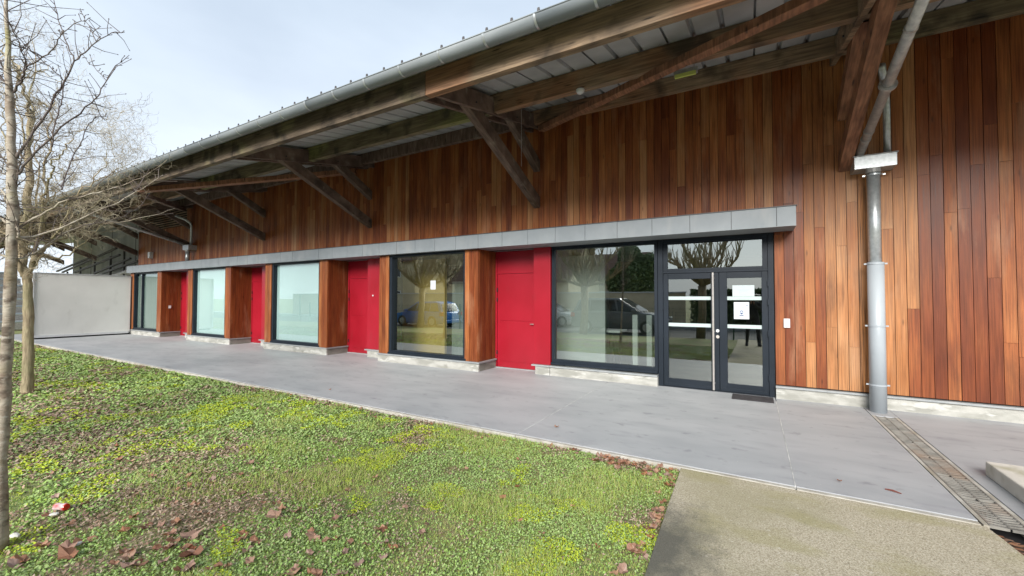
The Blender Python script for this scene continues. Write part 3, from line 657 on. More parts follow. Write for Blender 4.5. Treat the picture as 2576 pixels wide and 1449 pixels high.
# ---- gutter
gut = sub('gutter', B, (-20, 4.03, 4.6))
n = 18; gy0, gz0, gr = 4.03, 4.612, .100
def half(r, x): return [(x, gy0 - r * math.cos(math.pi * k / n), gz0 - r * math.sin(math.pi * k / n)) for k in range(n + 1)]
x = -50.0
while x < 8.6:
    m = MB(); m.sheet(half(gr, x + .0), half(gr, x + 3.99))
    m.tube([(x, gy0 - gr, gz0 + .004), (x + 3.99, gy0 - gr, gz0 + .004)], .009, 8)
    o = obj('gutter_length', m, M['zinc'], gut, smooth=True); so = o.modifiers.new('thick', 'SOLIDIFY'); so.thickness = .0015
    x += 4.0
x = 2.66
k = 0
while x > -36:
    m = MB(); m.sheet(half(gr + .0035, x), half(gr + .0035, x + .028)); o = obj('gutter_strap', m, M['galva'], gut, smooth=True); x -= .668; k += 1

# ---- purlins
pur = sub('purlins', B, (-15, 6, 4.6))
def purlin(y0, y1, zt, h, mats, seams):
    for i, (a, b) in enumerate(seams):
        obj('purlin', bx(a + .004, b - .004, y0, y1, zt - h, zt), M[mats[i % len(mats)]], pur, bevel=.006)
obr = [1.19, -3.87, -8.87, -13.87, -18.9, -23.9, -28.9, -33.9]
seams = [(1.19, 8.6), (-3.87, 1.19), (-8.87, -3.87), (-13.87, -8.87), (-18.9, -13.87), (-23.9, -18.9), (-50, -23.9)]
purlin(4.30, 4.41, 4.672, .335, ['glulam', 'glulam', 'glulam_old', 'glulam_old', 'glulam_old', 'glulam', 'glulam'], seams)
purlin(5.83, 5.95, 4.98, .305, ['glulam', 'glulam', 'glulam_green', 'glulam_green', 'glulam', 'glulam', 'glulam'], seams)
purlin(7.29, 7.40, 5.272, .265, ['glulam_green', 'glulam', 'bracket', 'bracket', 'bracket', 'bracket', 'bracket'], seams)

# ---- brackets
for i, bxx in enumerate(obr):
    br = sub('roof_bracket', B, (bxx, 7.74, 3.5)); mm = M['bracket_orange'] if i == 0 else M['bracket']
    for s in (-1, 1):
        m = MB(); m.extrude([(4.40, 4.335), (7.735, 5.04), (7.735, 5.31), (4.40, 4.63)], bxx + s * .117 - .035, bxx + s * .117 + .035, 'x')
        obj('beam', m, M['bracket'] if i else M['glulam'], br, bevel=.006)
    m = MB(); m.extrude([(5.08, 4.60), (7.738, 3.43), (7.738, 3.66), (5.50, 4.66)], bxx - .072, bxx + .072, 'x'); obj('strut', m, mm, br, bevel=.006)
    m = MB(); m.extrude([(6.42, 4.90), (7.738, 4.19), (7.738, 4.42), (6.78, 4.93)], bxx - .072, bxx + .072, 'x'); obj('strut', m, mm, br, bevel=.006)
    for (yy_, zz_) in ((5.3, 4.62), (6.6, 4.88), (4.62, 4.50)):
        obj('bolt', MB().tube([(bxx - .17, yy_, zz_), (bxx + .17, yy_, zz_)], .014, 8), M['black'], br)
# ---- wind braces
wb = MB().bar((-3.62, 7.42, 4.93), (1.05, 4.52, 4.37), .14, .10)
obj('wind_brace', wb, M['bracket_orange'], B, bevel=.005)
obj('wind_brace', MB().bar((-13.7, 4.45, 4.32), (-9.05, 7.40, 4.90), .17, .11), M['bracket_orange'], B, bevel=.005)
obj('wind_brace', MB().bar((-18.75, 7.42, 4.90), (-14.05, 4.52, 4.33), .17, .11), M['bracket'], B, bevel=.005)

# ---- rainwater pipes
def rain(dx, full):
    d = sub('rainwater_pipe', B, (1.475 + dx, 7.5, 3.4))
    S = lambda p: (p[0] + dx, p[1], p[2])
    p0, p1 = Vector((1.325 + dx, 7.60, 3.56)), Vector((1.365 + dx, 4.10, 4.50))
    obj('sloping_pipe', MB().tube([p0, p1], .052, 16), M['galva_dull'], d, smooth=True)
    for t in (.13, .18, .42, .64, .78): 
        c = p0.lerp(p1, t); e = p0.lerp(p1, t + .008); obj('pipe_joint', MB().tube([c, e], .058 if t != .42 else .085, 16), M['galva_dull'], d)
    obj('hopper_box', bx(1.26 + dx, 1.715 + dx, 7.45, 7.74, 3.37, 3.545), M['galva'], d, bevel=.003)
    obj('hopper_lid', bx(1.245 + dx, 1.73 + dx, 7.435, 7.742, 3.546, 3.556), M['galva_dull'], d)
    obj('upright_pipe', MB().tube([S((1.64, 7.57, 3.54)), S((1.64, 7.57, 4.30)), S((1.625, 7.53, 4.40)), S((1.58, 7.40, 4.5)), S((1.50, 7.1, 4.62))], .042, 14), M['galva'], d, smooth=True)
    obj('outlet_collar', MB().tube([S((1.475, 7.53, 3.372)), S((1.475, 7.53, 3.31))], .088, 18), M['galva_dull'], d)
    if full:
        obj('downpipe', MB().tube([S((1.477, 7.53, 3.32)), S((1.477, 7.53, 1.9))], .073, 28), M['galva'], d, smooth=True)
        obj('downpipe_sleeve', MB().tube([S((1.482, 7.525, 2.06)), S((1.482, 7.525, -.01))], .093, 28), M['grey_paint'], d, smooth=True)
        for z in (3.27, 2.03, 1.17, .36):
            m = MB().tube([S((1.482, 7.525, z)), S((1.482, 7.525, z + .022))], .099 if z < 3 else .082, 28)
            for s in (-1, 1): m.box(1.482 + s * .110 - .016 + dx, 1.482 + s * .110 + .016 + dx, 7.518, 7.532, z, z + .020)
            m.box(1.47 + dx, 1.49 + dx, 7.60, 7.742, z + .004, z + .018)
            obj('pipe_clamp', m, M['grey_paint'] if z < 3 else M['galva'], d)
    else:
        obj('downpipe', MB().tube([S((1.477, 7.53, 3.32)), S((1.477, 7.53, 2.905))], .073, 20), M['galva'], d, smooth=True)
rain(0, True)
rain(-20.1, False)

# ================================================================== FITTINGS ON THE BUILDING
kp = thing('keypad', 'white door entry keypad screwed to the cedar boards right of the entrance door', 'keypad', (.46, 7.74, 1.17))
obj('casing', bx(.412, .495, 7.712, 7.7405, 1.105, 1.245), M['white'], kp, bevel=.006)
for r_ in range(4):
    for c_ in range(3): obj('key', bx(.427 + c_ * .021, .439 + c_ * .021, 7.7085, 7.7115, 1.135 + r_ * .020, 1.143 + r_ * .020), M['ink_grey'], kp)
kb = thing('call_button', 'small white call button on the dark boards of the farthest door recess', 'button', (-20.2, 7.62, 1.2))
obj('casing', bx(-20.243, -20.226, 7.58, 7.66, 1.13, 1.24), M['white'], kb, bevel=.004)
wl = thing('wall_lamp', 'small white wall lamp on the boards above the far end of the canopy', 'lamp', (-22.3, 7.74, 3.35))
obj('housing', MB().extrude([(-22.40, 3.50), (-22.20, 3.50), (-22.235, 3.24), (-22.365, 3.24)], 7.60, 7.7405, 'y'), M['white'], wl, bevel=.01)
el = thing('emergency_light', 'slim strip light with a yellowish cover fixed under the roof sheets', 'light fitting', (-.86, 6.9, 5.1))
obj('housing', MB().box(-1.03, -.69, 6.80, 6.90, 5.02, 5.09), M['galva_dull'], el, bevel=.004)
obj('cover', MB().box(-1.01, -.71, 6.775, 6.815, 4.965, 5.018), mat('yellow_cover', (0.55, 0.62, 0.16), 0.4), el)
obj('bracket_arm', MB().tube([(-1.0, 6.86, 5.08), (-1.0, 6.86, 5.21)], .008, 6).tube([(-.74, 6.86, 5.08), (-.74, 6.86, 5.21)], .008, 6), M['galva_dull'], el)
sdx = thing('motion_detector', 'round white detector on the underside of the middle purlin', 'detector', (-2.2, 5.84, 4.67))
obj('dome', MB().tube([(-2.2, 5.84, 4.674), (-2.2, 5.84, 4.65), (-2.2, 5.84, 4.625), (-2.2, 5.84, 4.61)], [.062, .062, .05, .025], 18), M['white'], sdx, smooth=False)
cbl = thing('hanging_cord', 'thin cord hanging from the roof timbers beside the second bracket', 'cord', (-3.66, 7.2, 4.5))
obj('cord', MB().tube([(-3.62, 6.6, 5.0), (-3.62, 6.6, 3.95)], .0022, 5), M['white'], cbl)
mt = tag(obj('door_mat', bx(-.30, .26, 7.33, 7.70, .001, .014), mat('door_mat', (0.022, 0.020, 0.022), .95, (0.05, 0.045, 0.05), 30), bevel=.003), 'dark rubber mat lying in front of the right leaf of the entrance door', 'door mat')
origin_to(mt, (-.02, 7.5, 0))

def text_mesh(name, s, size, loc, m, parent, align='CENTER'):
    cu = bpy.data.curves.new(name, 'FONT'); cu.body = s; cu.size = size; cu.align_x = align; cu.extrude = .0002
    o = bpy.data.objects.new(name, cu); COL.objects.link(o)
    dg = bpy.context.evaluated_depsgraph_get(); me = bpy.data.meshes.new_from_object(o.evaluated_get(dg))
    bpy.data.objects.remove(o); me.materials.clear(); me.transform(Matrix.Rotation(R(90), 4, 'X'))
    q = link(name, me, m, parent); q.location = Vector(loc) - root_loc(parent); return q
def ring(cx0, cz0, rx, rz, t, y, a0=0, a1=360, n=40):
    m = MB(); A = []; Bq = []
    for i in range(n + 1):
        a = R(a0 + (a1 - a0) * i / n); A.append((cx0 + rx * math.cos(a), y, cz0 + rz * math.sin(a))); Bq.append((cx0 + (rx - t) * math.cos(a), y, cz0 + (rz - t) * math.sin(a)))
    m.sheet(A, Bq); return m
YP = 7.8195
n1 = thing('landscape_notice', 'pale landscape notice behind the glass of the right door leaf, above the mask poster', 'notice', (-.12, YP, 1.59))
obj('sheet', bx(-.29, .025, 7.8255 - .0032, 7.8240, 1.592, 1.775), M['paper_green'], n1)
yT = 7.8220
for z, s in ((1.705, 'MAIRIE'), (1.69, 'Ouvert du lundi au vendredi')): pass
obj('crest', ring(-.135, 1.742, .021, .021, .002, yT), M['ink_grey'], n1)
for z, wd in ((1.703, .17), (1.690, .14), (1.677, .105), (1.613, .10)):
    m = MB(); xx0 = -.135 - wd / 2
    rr3 = random.Random(int(z * 1000))
    while xx0 < -.135 + wd / 2:
        l = rr3.uniform(.006, .017); m.box(xx0, xx0 + l, yT - .0002, yT, z, z + .0035); xx0 += l + .003
    obj('line_of_print', m, M['ink_grey'], n1)
obj('table_of_hours', MB().box(-.195, -.145, yT - .0002, yT, 1.655, 1.6565).box(-.195, -.16, yT - .0002, yT, 1.645, 1.6465).box(-.135, -.075, yT - .0002, yT, 1.661, 1.662).box(-.135, -.075, yT - .0002, yT, 1.641, 1.642).box(-.135, -.134, yT - .0002, yT, 1.641, 1.662).box(-.076, -.075, yT - .0002, yT, 1.641, 1.662), M['ink_grey'], n1)
n2 = thing('mask_poster', 'white poster with a blue masked face emblem stuck on the right door leaf', 'poster', (-.16, YP, 1.21))
obj('sheet', bx(-.272, -.052, 7.8175, 7.8192, 1.218, 1.497), M['paper'], n2)
yT = 7.8170
px_, pz_ = -.162, 1.318
obj('emblem_ring', ring(px_, pz_, .055, .049, .0035, yT), M['ink'], n2)
obj('emblem_hair', ring(px_ + .001, pz_ + .008, .027, .031, .010, yT, -5, 185), M['ink'], n2)
m = MB(); m.poly([(px_ - .017, yT, pz_ + .004), (px_ - .015, yT, pz_ - .014), (px_ - .006, yT, pz_ - .023), (px_ + .008, yT, pz_ - .023), (px_ + .017, yT, pz_ - .014), (px_ + .019, yT, pz_ + .004)], [(0, 1, 2, 3, 4, 5)])
obj('emblem_mask', m, M['ink'], n2)
m = MB(); m.poly([(px_ - .036, yT, pz_ - .036), (px_ - .02, yT, pz_ - .030), (px_, yT, pz_ - .038), (px_ + .02, yT, pz_ - .030), (px_ + .036, yT, pz_ - .036), (px_ + .02, yT, pz_ - .046), (px_, yT, pz_ - .0485), (px_ - .02, yT, pz_ - .046)], [(0, 7, 6, 5, 4, 3, 2, 1)])
obj('emblem_shoulders', m, M['ink'], n2)
text_mesh('title', 'ICI LE MASQUE', .0135, (px_, yT, 1.411), M['ink'], n2)
text_mesh('title', 'EST OBLIGATOIRE', .0150, (px_, yT, 1.396), M['ink'], n2)
m = MB()
for z, wd in ((1.258, .035), (1.248, .135)):
    m.box(px_ - wd / 2, px_ + wd / 2, yT - .0002, yT, z, z + .0035)
obj('line_of_print', m, M['ink_grey'], n2)
obj('blue_tab', bx(-.100, -.065, yT - .0002, yT, 1.440, 1.448), M['ink'], n2)
obj('header_mark', MB().box(-.252, -.249, yT - .0002, yT, 1.463, 1.480).box(-.246, -.225, yT - .0002, yT, 1.472, 1.476).box(-.115, -.10, yT - .0002, yT, 1.474, 1.477), M['ink_grey'], n2)
NX0, NX1, NZ0, NZ1 = -6.48, -6.33, 1.755, 1.96
n3 = thing('striped_notice', 'small white striped notice on the glass of the window left of the nearest red door', 'notice', (-6.45, 7.43, 1.9))
obj('sheet', bx(NX0, NX1, 7.4345, 7.4385, NZ0, NZ1), M['paper'], n3)
for k in range(4): obj('stripe', bx(NX0 + .02 + k * .029, NX0 + .028 + k * .029, 7.4325, 7.434, NZ0 + .02, NZ1 - .02), M['ink_grey'], n3)

# ---- furniture inside
tb = thing('folding_table', 'white topped folding table standing behind the entrance window', 'table', (-2.9, 9.3, 0))
obj('table_top', bx(-3.35, -2.5, 9.0, 9.6, .80, .85), M['in_white'], tb, bevel=.01)
for xx_ in (-3.2, -2.65):
    obj('leg', MB().tube([(xx_, 9.08, 0), (xx_, 9.08, .8)], .014, 8).tube([(xx_, 9.52, 0), (xx_, 9.52, .8)], .014, 8).tube([(xx_, 9.08, .3), (xx_, 9.52, .3)], .01, 6), M['black'], tb)
for xx_, lb in ((-2.28, 'left of two white posts standing inside behind the entrance window'), (-1.98, 'right of two white posts standing inside behind the entrance window')):
    t = tag(obj('white_post', bx(xx_, xx_ + .11, 9.2, 9.28, 0, 1.2), M['in_white'], bevel=.004), lb, 'post'); origin_to(t, (xx_, 9.2, 0))

# ================================================================== WHITE SCREEN WALL AND WHAT STANDS BEYOND
ww = thing('rendered_wall', 'pale grey rendered screen wall closing the far end of the pavement', 'wall', (-23.1, 5.9, 0))
obj('panel', bx(-23.2, -23.02, 4.50, 7.27, .10, 2.46), M['render'], ww, bevel=.008)
obj('coping', bx(-23.23, -22.99, 4.47, 7.28, 2.461, 2.485), M['concrete'], ww)
obj('base_rail', bx(-23.19, -22.965, 4.50, 7.20, .055, .145), M['white'], ww, bevel=.004)
obj('end_strip', bx(-23.21, -22.985, 4.455, 4.498, .10, 2.46), M['white'], ww)
obj('shadow_gap', bx(-23.17, -23.05, 4.55, 7.27, -.1, .054), M['black'], ww)  # black strip stands in for the shaded gap under the base rail

cw = thing('concrete_gable', 'grey stained concrete wall seen under the roof beyond the screen wall', 'wall', (-36, 10, 0))
obj('wall_face', bx(-41, -24.2, 9.8, 10.1, -.1, 5.75), M['concrete'], cw)
for xx_ in (-40.9, -37.5, -34, -30.5, -27): obj('panel_joint', bx(xx_, xx_ + .05, 9.785, 9.799, 0, 5.7), M['flash'], cw)
st = thing('outside_stair', 'dark steel stair with sloping handrails in front of the concrete wall', 'stair', (-35, 9.3, 0))
for (a, b) in (((-42.2, 3.39), (-35.6, 4.07)), ((-41, 3.28), (-31.6, 4.4)), ((-38.5, 3.21), (-31.1, 3.99)), ((-34.9, 3.05), (-29.6, 3.72)), ((-33.6, 3.0), (-28.6, 3.53))):
    obj('handrail', MB().bar((a[0], 9.3, a[1]), (b[0], 9.3, b[1]), .10, .09), M['flash'], st)
for xx_ in (-40, -37.5, -35, -32.5, -30.5): obj('post', bx(xx_, xx_ + .08, 9.26, 9.34, 0, 3.3 + (xx_ + 40) * .09), M['flash'], st)
obj('flight', MB().bar((-42.2, 9.45, 1.7), (-29, 9.45, 3.1), .5, .12), M['concrete'], st)

bl = thing('bleachers', 'blue grey stepped bleachers between the trees beyond the screen wall', 'bleachers', (-30, 4.5, 0))
for k in range(8):
    obj('bench_board', bx(-31.0 - k * .7, -30.55 - k * .7, 1.5, 6.3, .35 + k * .36, .43 + k * .36), M['bench_blue'], bl, bevel=.01)
    obj('riser', bx(-30.6 - k * .7, -30.56 - k * .7, 1.5, 6.3, .02 + k * .36, .34 + k * .36), M['galva_dull'], bl)
for yy_ in (1.5, 3.9, 6.25): obj('stringer', MB().bar((-30.8, yy_, .2), (-36.3, yy_, 3.0), .12, .2), M['galva_dull'], bl)

def wire_fence(name, x0, y0, x1, y1, h, label, m='green_wire', step=2.5, dz=-.05, mesh=.14):
    f = thing(name, label, 'fence', ((x0 + x1) / 2, (y0 + y1) / 2, dz))
    L_ = math.hypot(x1 - x0, y1 - y0); n = max(1, round(L_ / step))
    for i in range(n + 1):
        t = i / n; x, y = x0 + (x1 - x0) * t, y0 + (y1 - y0) * t
        obj('post', bx(x - .03, x + .03, y - .03, y + .03, dz - .05, dz + h + .05), M[m], f)
    for i in range(n):
        a, b = i / n, (i + 1) / n; P = lambda t: (x0 + (x1 - x0) * t, y0 + (y1 - y0) * t)
        mb = MB(); (ax, ay), (b2, by) = P(a), P(b); z = dz + .06
        while z < dz + h: mb.bar((ax, ay, z), (b2, by, z), .006, .006); z += mesh * 1.4
        q = int(step / mesh)
        for j in range(1, q):
            x, y = P(a + (b - a) * j / q); mb.box(x - .0028, x + .0028, y - .0028, y + .0028, dz + .05, dz + h)
        obj('mesh_panel', mb, M[m], f)
    return f
wire_fence('wire_fence', -27.5, -3.0, -27.5, 4.2, 1.8, 'dark green wire mesh fence beyond the two bare trees')
wire_fence('lawn_fence', -26, -2.75, 12, -2.75, 1.25, 'low green wire fence along the road side of the lawn', mesh=.10)

# ================================================================== BARE TREES
def unproj(px, py, depth):
    r = CF + CR * ((px - 1288) / 1048.18) + CU * ((724.5 - py) / 1048.18); return CAM + r * depth
def wobble(pts, n, amp, rnd):
    """subdivide a polyline and jitter it"""
    out_ = [Vector(pts[0])]
    for a, b in zip(pts[:-1], pts[1:]):
        a, b = Vector(a), Vector(b)
        for i in range(1, n + 1):
            q = a.lerp(b, i / n)
            if i < n: q += Vector((rnd.uniform(-1, 1), rnd.uniform(-1, 1), rnd.uniform(-1, 1))) * amp
            out_.append(q)
    return out_

tA = thing('young_tree', 'slim bare tree at the left edge whose long spurred branches reach over the lawn', 'tree', (-4.0, .62, -.05))
rA = random.Random(3); dA = 2.62
def A(pts, depth=dA, d1=None):
    n_ = len(pts); d1 = depth if d1 is None else d1
    return [unproj(px, py, depth + (d1 - depth) * i / max(1, n_ - 1)) for i, (px, py) in enumerate(pts)]
trunk_px = [(-6, 1392), (-2, 1300), (2, 1150), (10, 1050), (13, 950), (22, 800), (26, 700), (29, 600), (33, 520), (31, 440), (27, 360), (25, 280), (23, 215), (20, 150), (17, 60), (15, 0), (12, -120), (8, -260)]
tw = [30, 24, 18, 16, 17, 17.5, 17.5, 17, 16.5, 15.5, 14, 13, 11.5, 9, 6.5, 5, 4, 3]
P = wobble(A(trunk_px), 2, .006, rA)
rad = [float(np.interp(i / 2, range(len(tw)), tw)) / 1048 * dA for i in range(len(P))]
rad = [r * rA.uniform(.92, 1.10) * .62 for r in rad]
obj('trunk', MB().tube(P, rad, 16), M['bark_young'], tA, smooth=True)
C1 = lambda q: (q[0] * .33, q[1] * .33)
C2 = lambda q: (q[0] * .3473, 440.2 + q[1] * .3473)
C5 = lambda q: (q[0] * .21695, 314.5 + q[1] * .21695)      # crop 0,500,560,1000
C4 = lambda q: (q[0] * .21695, q[1] * .21695)              # crop 0,0,560,500
limbs = [
 ([C2(q) for q in ((125, 445), (190, 450), (270, 440), (430, 390), (560, 330), (740, 245), (860, 200), (985, 120), (1090, 60), (1180, 0))], 5.0, .8, 0.35),
 ([C2(q) for q in ((110, 600), (150, 605), (240, 575), (380, 480), (480, 415), (600, 365), (730, 350), (860, 345), (1100, 295), (1265, 242))], 4.2, .7, 0.5),
 ([C2(q) for q in ((115, 385), (150, 372), (300, 290), (430, 200), (620, 150), (760, 115), (940, 55), (1060, 0), (1210, -110))], 4.6, .7, 0.2),
 ([C1(q) for q in ((130, 1200), (165, 1140), (230, 1050), (320, 920), (400, 770), (490, 620), (565, 465), (650, 400), (735, 320), (850, 250), (950, 245))], 5.2, 1.0, 0.2),
 ([C1(q) for q in ((565, 465), (520, 350), (480, 240), (440, 110), (410, 0), (380, -90))], 2.2, .9, 0.2),
 ([C1(q) for q in ((735, 322), (690, 220), (640, 130), (603, 80))], 1.5, .8, 0.2),
 ([C1(q) for q in ((140, 1330), (200, 1240), (300, 1130), (420, 1020), (560, 900), (700, 785), (760, 720), (810, 620), (880, 500), (985, 420))], 4.6, .9, 0.3),
 ([C1(q) for q in ((808, 612), (740, 540), (650, 440), (597, 380))], 1.2, .7, 0.2),
 ([C1(q) for q in ((105, 705), (150, 640), (185, 570), (200, 505), (300, 455), (385, 390), (440, 300), (480, 250), (620, 160), (690, 135))], 3.6, .8, -.2),
 ([C1(q) for q in ((200, 505), (185, 440), (160, 380), (150, 330), (90, 210), (60, 150))], 2.2, 1.0, -.2),
 ([C1(q) for q in ((395, 1120), (415, 960), (450, 820), (480, 740), (490, 630))], 2.4, 1.6, .1),
 ([C1(q) for q in ((480, 610), (400, 530), (320, 460), (200, 350), (130, 280), (80, 200))], 1.5, 1.0, -.1),
 ([C1(q) for q in ((470, 1445), (480, 1400), (520, 1290), (600, 1120), (680, 940), (750, 885), (825, 890))], 2.6, .9, .3),
 ([C5(q) for q in ((160, 745), (280, 640), (400, 560), (500, 470), (600, 380), (690, 335))], 2.0, 1.0, .1),
 ([C5(q) for q in ((215, 1290), (200, 1160), (160, 990), (110, 900), (90, 850), (0, 745))], 4.0, 3.0, 0),
 ([C5(q) for q in ((190, 680), (200, 560), (240, 440), (290, 290), (330, 150))], 2.4, 1.5, 0),
 ([C5(q) for q in ((90, 1150), (40, 1090), (0, 1070), (-80, 1020))], 4.5, 3.0, 0),
 ([C5(q) for q in ((150, 670), (90, 610), (0, 520), (-90, 430))], 3.0, 2.0, 0),
 ([C5(q) for q in ((110, 480), (50, 400), (0, 340), (-60, 250))], 2.6, 1.5, 0),
 ([C4(q) for q in ((120, 1060), (80, 980), (0, 880), (-80, 780))], 4.5, 3.0, 0),
 ([C4(q) for q in ((95, 930), (50, 800), (0, 700), (-70, 560))], 2.8, 1.5, 0),
 ([C2(q) for q in ((60, 600), (10, 580), (-60, 560))], 4.0, 3.0, 0),
 ([C2(q) for q in ((600, 365), (760, 335), (900, 300), (1000, 240), (1090, 130))], 1.8, .7, .5),
]
spurs = MB(); buds = MB()
for k_, (pp, r0, r1, dd_) in enumerate(limbs):
    pts = wobble(A(pp, dA, dA + dd_), 3, .006, rA); n_ = len(pts)
    rad = [.70 * (r0 + (r1 - r0) * (i / (n_ - 1)) ** .8) / 1048 * dA for i in range(n_)]
    obj('branch', MB().tube(pts, rad, 8), M['bark_young'] if (k_ in (0, 1, 2, 14, 16, 21)) else M['twig'], tA, smooth=True)  # upper branches take the darker twig colour, painting in their silhouette against the sky
    for i in range(1, n_ - 1):
        for _ in range(rA.choice((1, 1, 2))):
            d = Vector((rA.uniform(-1, 1), rA.uniform(-1, 1), rA.uniform(-.6, 1))).normalized(); d = (d + (pts[i + 1] - pts[i]).normalized() * .5).normalized()
            L_ = rA.choice((.015, .02, .03, .05, .12, .22) if r0 > 2 else (.012, .02, .03, .06))
            e = pts[i] + d * L_; mid = pts[i] + d * L_ * .5 + Vector((rA.uniform(-1, 1), rA.uniform(-1, 1), rA.uniform(-1, 1))) * L_ * .08
            spurs.tube([pts[i], mid, e], [.0026, .0018, .0014], 4); spurs.tube([e, e + d * .009], [.0036, .0012], 4)
for i in range(80):      # spurs along the trunk
    j = rA.randrange(12, len(P) - 1); d = Vector((rA.uniform(-1, 1), rA.uniform(-1, 1), rA.uniform(-.3, .5))).normalized(); L_ = rA.choice((.03, .06, .12, .22, .35))
    e = P[j] + d * L_; spurs.tube([P[j], P[j] + d * L_ * .5 + Vector((0, 0, rA.uniform(-.02, .02))), e], [.003, .0022, .0015], 4); spurs.tube([e, e + d * .01], [.0036, .0012], 4)
obj('spur_twigs', spurs, M['twig'], tA, kind='stuff')

tB = thing('twisted_willow', 'bare corkscrew willow with tangled curling twigs behind the young tree', 'tree', (-10.3, 1.95, -.05))
rB = random.Random(9); dB = 6.95
def Bp(pts, depth=dB, d1=None): return A(pts, depth, d1)
tr_px = [(68, 992), (71, 960), (72, 900), (71, 820), (71, 760), (70, 715), (68, 688)]
P = wobble(Bp(tr_px), 3, .008, rB); tw = [22, 18, 16.5, 16, 15, 14, 16]
rad = [float(np.interp(i / 3, range(len(tw)), tw)) / 1048 * dB * rB.uniform(.93, 1.07) * .62 for i in range(len(P))]
obj('trunk', MB().tube(P, rad, 16), M['bark_willow'], tB, smooth=True)
blimbs = [
 ([(66, 695), (56, 660), (60, 600), (72, 540), (70, 480), (72, 420), (76, 350), (78, 300), (72, 275)], 14.5, 7.5, 0),
 ([(70, 690), (84, 650), (95, 600), (108, 560), (120, 500), (112, 430), (128, 380), (120, 320), (138, 260)], 7, 2.0, .5),
 ([(66, 700), (50, 665), (40, 640), (30, 600), (38, 540), (20, 470), (28, 400), (5, 330)], 7, 2.5, -.6),
 ([(72, 690), (100, 640), (130, 600), (165, 575), (200, 540), (235, 520), (262, 490)], 5.5, 1.5, 1.0),
 ([(80, 660), (120, 620), (168, 600), (182, 560), (210, 545), (220, 520)], 4.5, 1.3, 1.2),
 ([(100, 600), (106, 500), (118, 480), (122, 450), (134, 430), (130, 410), (150, 390), (168, 375), (185, 350)], 4.5, 1.5, -.3),
 ([(74, 685), (110, 640), (150, 650), (185, 632), (215, 610), (228, 590), (262, 560)], 4.2, 1.2, .7),
 ([(76, 360), (88, 300), (74, 230), (90, 160), (80, 100)], 4, 1.0, .2),
 ([(72, 430), (50, 380), (56, 320), (34, 260), (44, 200)], 4, 1.0, -.3),
 ([(108, 560), (90, 500), (98, 440), (86, 380), (100, 330)], 3.5, 1.2, .4),
 ([(62, 640), (20, 590), (-10, 560), (-40, 500)], 5, 2, -.2),
 ([(235, 458), (255, 425), (270, 412), (268, 390), (280, 362), (278, 345)], 1.8, .8, .3),
 ([(160, 520), (200, 480), (235, 458), (262, 445), (310, 420), (345, 400)], 2.6, .8, .3),
 ([(130, 600), (170, 540), (200, 500), (240, 480), (285, 430)], 3, .8, .3),
]
sticks = []
for pp, r0, r1, dd_ in blimbs:
    pts = wobble(Bp(pp, dB, dB + dd_), 3, .035, rB); n_ = len(pts)
    rad = [.68 * (r0 + (r1 - r0) * (i / (n_ - 1))) / 1048 * dB for i in range(n_)]
    obj('limb', MB().tube(pts, rad, 9), M['bark_willow'], tB, smooth=True); sticks.append((pts, rad))
tw_ = MB(); tw2 = MB()
def curly(p, d, L, r, depth):
    seg = max(5, int(L / .055)); pts = [p.copy()]; dirv = d.copy(); ph = rB.uniform(0, 6.3); fq = rB.uniform(.9, 1.5)
    ax = dirv.orthogonal().normalized(); ay = dirv.cross(ax)
    for i in range(seg):
        dirv = (dirv + (ax * math.cos(ph + i * fq) + ay * math.sin(ph + i * fq)) * .62 + Vector((rB.uniform(-1, 1), rB.uniform(-1, 1), rB.uniform(-1, 1))) * .22 + Vector((0, 0, .04))).normalized()
        pts.append(pts[-1] + dirv * L / seg)
    rs = [max(r * (1 - .75 * i / seg), .0013) for i in range(seg + 1)]
    (tw_ if depth < 2 else tw2).tube(pts, rs, 4 if depth < 1 else 3, cap=False)
    if depth < 3:
        for _ in range((5, 4, 2)[depth]):
            i = rB.randrange(1, seg); nd = (pts[i + 1] - pts[i]).normalized() + Vector((rB.uniform(-1, 1), rB.uniform(-1, 1), rB.uniform(-.7, 1.0)))
            curly(pts[i], nd.normalized(), L * rB.uniform(.45, .75), r * .6, depth + 1)
for pts, rad in sticks:
    for i in range(3, len(pts), 3):
        for _ in range(1):
            d = Vector((rB.uniform(-1, 1), rB.uniform(-1, 1), rB.uniform(-.4, 1))).normalized()
            curly(pts[i], d, rB.uniform(.5, 1.15), min(rad[i] * .5, .010), 0)
    curly(pts[-1], (pts[-1] - pts[-2]).normalized(), 1.0, rad[-1] * .8, 0)
obj('twigs', tw_, M['twig_willow'], tB, kind='stuff'); obj('fine_twigs', tw2, M['twig_willow'], tB, kind='stuff')

